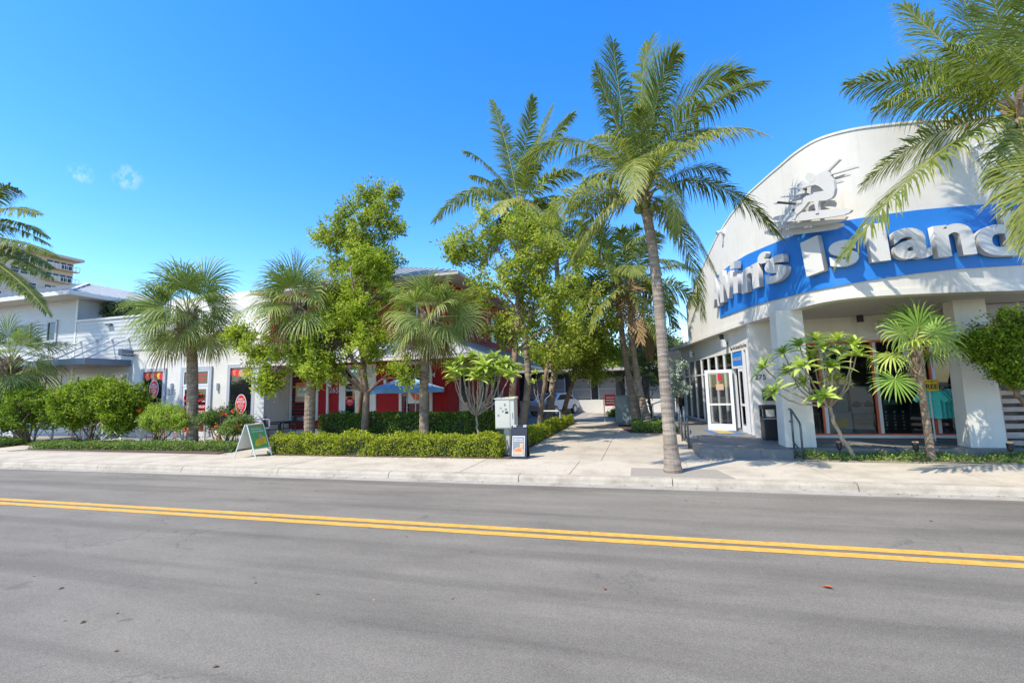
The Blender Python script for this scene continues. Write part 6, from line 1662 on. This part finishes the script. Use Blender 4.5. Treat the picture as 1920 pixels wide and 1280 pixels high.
for k, ((nm, col), lb) in enumerate(zip(shirt_cols, lbls)):
    f = (k + .5) / len(shirt_cols); q = ra.lerp(rb_, f)
    t = thing('t_shirt', lb, 'shirt', (q.x, q.y, 1.0), 'T-shirts on the clothes rack')
    m_ = M.setdefault('shirt_%s' % nm + str(k), paint('shirt_cloth', col, .9, .15, 14))
    a = math.radians(-48 + rng.normal(0, 7)); e = Vector((math.cos(a), math.sin(a), 0)); nv = Vector((-e.y, e.x, 0))
    m = MB(); pts = [q + e * x_ + Vector((0, 0, z_ - .09)) + nv * (.02 * math.sin(9 * x_ + k + 5 * z_)) for x_, z_ in OUT]
    m.slab(pts, nv * .035); m.build('cloth', m_, t)
    MB().tube([q + Vector((0, 0, -.02)), q + Vector((0, 0, -.1)), q + e * .14 + Vector((0, 0, -.13))], .006, 5).build('hanger', M['black'], t)
fs = thing('price_sign', 'yellow FREE sign on a thin stand beside the shirts', 'sign', (6.45, 13.85, Z_PLAT))
q = W(1743, 722, 13.8)
MB().tube([(q[0], 13.82, Z_PLAT), (q[0], 13.82, q[2])], .01, 6).build('stand', M['white_metal'], fs)
MB().lathe([(.14, Z_PLAT), (.14, Z_PLAT + .015), (.02, Z_PLAT + .03)], (q[0], 13.82), 14).build('base', M['dark_steel'], fs)
MB().box(q[0] - .2, q[0] + .18, 13.795, 13.81, q[2] - .14, q[2] + .14).build('board', M['ink_yellow'], fs)
put_text('FREE', (q[0], 13.793, q[2] - .09), (1, 0, 0), (0, 0, 1), .12, M['ink_dark'], fs, 'lettering', 0, .03, width=.32)
put_text('BUY 1 GET 1', (q[0], 13.793, q[2] + .07), (1, 0, 0), (0, 0, 1), .04, M['ink_dark'], fs, 'lettering', 0, .02, width=.3)
# ---- window displays
M['card_teal'] = paint('display_teal', (.22, .36, .37), .6, .05, 3)
M['card_grey'] = paint('display_grey', (.4, .41, .4), .6, .05, 3)
M['card_tan'] = paint('display_tan', (.3, .26, .2), .6, .08, 3)
d1 = thing('display_board', 'teal display board with script lettering in the shop window', 'display', (5.4, 15.3, Z_PLAT))
MB().bbox(5.1, 5.62, 15.2, 15.26, 1.05, 1.95, .01).build('panel', M['card_teal'], d1)
MB().bbox(5.06, 5.66, 15.14, 15.5, .42, 1.04, .01).build('plinth', M['card_grey'], d1)
MB().box(5.2, 5.55, 15.13, 15.139, .62, .84).build('picture', M['ink_yellow'], d1)
put_text('Cee Joy', (5.36, 15.196, 1.5), (1, 0, 0), (0, 0, 1), .16, M['ink_dark'], d1, 'lettering', 0, .0, width=.38, shear=.3)
put_text('made by the sea', (5.36, 15.196, 1.26), (1, 0, 0), (0, 0, 1), .05, M['ink_dark'], d1, 'lettering', 0, 0, width=.36)
d2 = thing('display_board', 'grey display board with sunglasses picture in the shop window', 'display', (6.0, 15.3, Z_PLAT))
MB().bbox(5.7, 6.24, 15.2, 15.26, 1.0, 1.75, .01).build('panel', M['card_grey'], d2)
MB().bbox(5.7, 6.24, 15.14, 15.5, .42, .99, .01).build('plinth', M['card_tan'], d2)
for dx in (-.14, .14):
    MB().slab([(5.97 + dx + .115 * math.cos(t), 15.194, 1.24 + .085 * math.sin(t) - .02 * math.cos(2 * t)) for t in np.linspace(0, 6.283, 19)[:-1]], (0, .004, 0)).build('lens_print', M['ink_dark'], d2)
MB().box(5.93, 6.01, 15.192, 15.197, 1.26, 1.285).build('bridge_print', M['ink_dark'], d2)
put_text('Buy 1 Pair', (5.95, 15.136, .8), (1, 0, 0), (0, 0, 1), .05, M['ink_dark'], d2, 'lettering', 0, 0, width=.34)
put_text('Get One Free', (5.97, 15.136, .7), (1, 0, 0), (0, 0, 1), .05, M['ink_dark'], d2, 'lettering', 0, 0, width=.38)
d3 = thing('display_bench', 'white bench shelf behind the left window pane', 'display', (4.7, 15.4, Z_PLAT))
MB().bbox(4.5, 4.95, 15.2, 15.6, .98, 1.03, .01).build('shelf', M['card_grey'], d3)
MB().box(4.52, 4.56, 15.25, 15.55, Z_PLAT, .98).box(4.88, 4.92, 15.25, 15.55, Z_PLAT, .98).build('leg', M['card_grey'], d3)
MB().bbox(4.55, 4.9, 15.3, 15.5, 1.032, 1.2, .02).build('crate', M['card_tan'], d3)
d4 = thing('jewellery_stand', 'black stand with small white cards in the middle window', 'display', (6.75, 15.35, Z_PLAT))
MB().bbox(6.42, 7.1, 15.3, 15.36, .42, 1.5, .01).build('back_panel', M['black'], d4)
for i in range(3):
    for j in range(6):
        MB().box(6.52 + .2 * i, 6.55 + .2 * i + .01 * (j % 3), 15.29, 15.299, .55 + .09 * j, .58 + .09 * j + .02 * (j % 2)).build('card', M['ink_white'], d4)
MB().box(6.5, 6.85, 15.29, 15.299, 1.22, 1.36).build('header_card', M['card_teal'], d4)
for d_ in (d1, d2, d3, d4): d_.location.y -= .17
for z in (2.05, 2.5):
    t = thing('ring_hanger', 'pale ring hung behind the glass, %s one of two by the right pillar' % ('lower' if z < 2.2 else 'upper'), 'ring', (7.35, 15.2, z))
    MB().tube([(7.36 + .2 * math.cos(a), 15.15, z + .2 * math.sin(a)) for a in np.linspace(0, 6.283, 25)], .012, 6).build('ring', M['ink_tan'], t)
    MB().tube([(7.36, 15.15, z + .2), (7.36, 15.15, z + .24)], .008, 5).build('hook', M['black'], t)
# ---- things at the end of the walkway
p = onz(1146, 790, .15); ps = thing('small_sign', 'small red sign board on a stand at the walkway end', 'sign', (p.x, p.y, .15))
MB().box(p.x - .28, p.x + .28, p.y, p.y + .03, .95, 1.55).build('board', M['ink_red'], ps)
for k in range(3): MB().box(p.x - .2, p.x + .2, p.y - .004, p.y - .001, 1.08 + .14 * k, 1.13 + .14 * k).build('printed_line', M['ink_white'], ps)
MB().box(p.x - .35, p.x - .3, p.y, p.y + .04, .15, 1.6).build('post', M['ink_tan'], ps)
p = onz(1177, 795, .15); eb = thing('transformer_box', 'grey green transformer cabinet behind the leaning palms', 'utility box', (p.x, p.y, .15))
MB().bbox(p.x - .55, p.x + .75, p.y, p.y + .9, .2, 1.5, .03).build('cabinet', M['transformer'] if 'transformer' in M else M.setdefault('transformer', paint('transformer_green', (.2, .25, .23), .5, .05, 2)), eb)
MB().box(p.x - .6, p.x + .8, p.y - .05, p.y + .95, .12, .2).build('plinth', M['patio'], eb)
MB().box(p.x + .08, p.x + .095, p.y - .006, p.y - .001, .3, 1.4).build('door_gap', M['black'], eb)
p = onz(1160, 778, .15); lp = thing('black_post', 'slim black post beside the small red sign', 'post', (p.x, 32, .15)); x = W(1160, 740, 32)[0]
MB().box(x - .16, x + .16, 31.9, 32.2, .12, 2.6).build('shaft', M['black'], lp)
MB().box(x - .2, x + .2, 31.86, 32.24, .1, .3).build('foot', M['black'], lp)
# ---- parked car behind the trees
def car(cx, cy, rz, label):
    t = thing('parked_car', label, 'car', (cx, cy, .15), None, rz)
    body = [(-2.2, .35), (-2.25, .7), (-2.1, .92), (-1.3, 1.0), (-.75, 1.42), (.75, 1.46), (1.5, 1.02), (2.2, .88), (2.25, .4)]
    m = MB(); n = len(body)
    m.add([(x_, -.85, z_) for x_, z_ in body] + [(x_, .85, z_) for x_, z_ in body], [tuple(range(n)), tuple(range(n, 2 * n))[::-1]] + [(i, n + i, n + (i + 1) % n, (i + 1) % n) for i in range(n)])
    m.build('body', M['white_metal'], t, world=False)
    for s in (-1, 1):
        MB().slab([(-1.15, s * .853, 1.02), (1.35, s * .853, 1.03), (.7, s * .853, 1.38), (-.7, s * .853, 1.36)], (0, s * .006, 0)).build('side_window', M['glass'], t, world=False)
        for x_ in (-1.4, 1.4):
            w = MB(); w.tube([(x_, s * .72, .33), (x_, s * .9, .33)], .33, 18); wo = w.build('wheel', M['black'], t, world=False)
            MB().tube([(x_, s * .9, .33), (x_, s * .91, .33)], .2, 14).build('rim', M['white_metal'], wo, world=False)
    MB().slab([(-1.27, -.72, 1.03), (-1.27, .72, 1.03), (-.8, .65, 1.4), (-.8, -.65, 1.4)], (-.01, 0, .012)).build('windscreen', M['glass'], t, world=False)
    for s in (-.6, .6): MB().bbox(-2.27, -2.2, s - .16, s + .16, .68, .82, .01).build('headlight', M['ink_white'], t, world=False)
car(-7.0 + 1.2, 31.5, 1.25, 'white car parked behind the palm trunks beside the red house')
# ---- dry leaves lying on the road and the sidewalk
LEAFM = plain('dry_leaf', (.42, .1, .035), .7)
def dry_leaf(px, py, L, label, z=.004, mat=None):
    p = onz(px, py, z); a = rng.random() * 6.28
    t = thing('dry_leaf', label, 'leaf', (p.x, p.y, z), 'dry leaves on the road')
    m = MB(); m.add([(0, 0, .003), (.5 * L, .26 * L, .02), (L, .05 * L, .012), (.55 * L, -.24 * L, .025), (.5 * L, 0, .003)], [(0, 4, 1), (1, 4, 2), (2, 4, 3), (3, 4, 0)])
    o = m.build('blade', mat or LEAFM, t, world=False); t.rotation_euler.z = a
    MB().tube([(0, 0, .004), (-.25 * L, .03 * L, .006)], .002, 4).build('stalk', mat or LEAFM, t, world=False)
dry_leaf(1540, 1099, .1, 'larger rust red dry leaf on the road at right')
dry_leaf(1133, 1106, .045, 'smaller rust red dry leaf on the road right of centre')

# ---- fallen leaves and twigs: along the gutter, under the hedges, over the paving
rng = np.random.default_rng(123)
_c = []
for n_, (xa, xb, ya, yb, z_) in ((260, (-40, 8, 9.1, 9.24, .025)), (170, (-11, -3.4, 11.2, 11.48, Z_WALK)), (110, (-23, -12, 11.5, 11.95, Z_WALK)), (90, (-40, 9, 9.6, 11.3, Z_WALK)), (90, (-3.2, 1.2, 11.5, 24, Z_WALK)), (90, (-14, 6, 2.2, 9.0, 0.0)), (140, (3.5, 9, 11.72, 12.4, .168))):
    q = np.stack([rng.uniform(xa, xb, n_), rng.uniform(ya, yb, n_), np.full(n_, z_ + .005)], 1)
    _c.append(q)
_c = np.concatenate(_c); n_ = len(_c); a_ = rng.random(n_) * 6.283
_L = rng.uniform(.015, .055, n_)
o = leaf_batch('leaf_litter', _c, np.stack([np.cos(a_), np.sin(a_), np.zeros(n_)], 1), np.array([0, 0, 1.]) + rng.normal(0, .15, (n_, 3)), _L, _L * rng.uniform(.2, .6, n_), rng.random(n_), M['dead'], None)
tag(o, 'scattered dry leaf bits on paving, gutter and beds', None, None, 'stuff'); o['category'] = 'leaf litter'
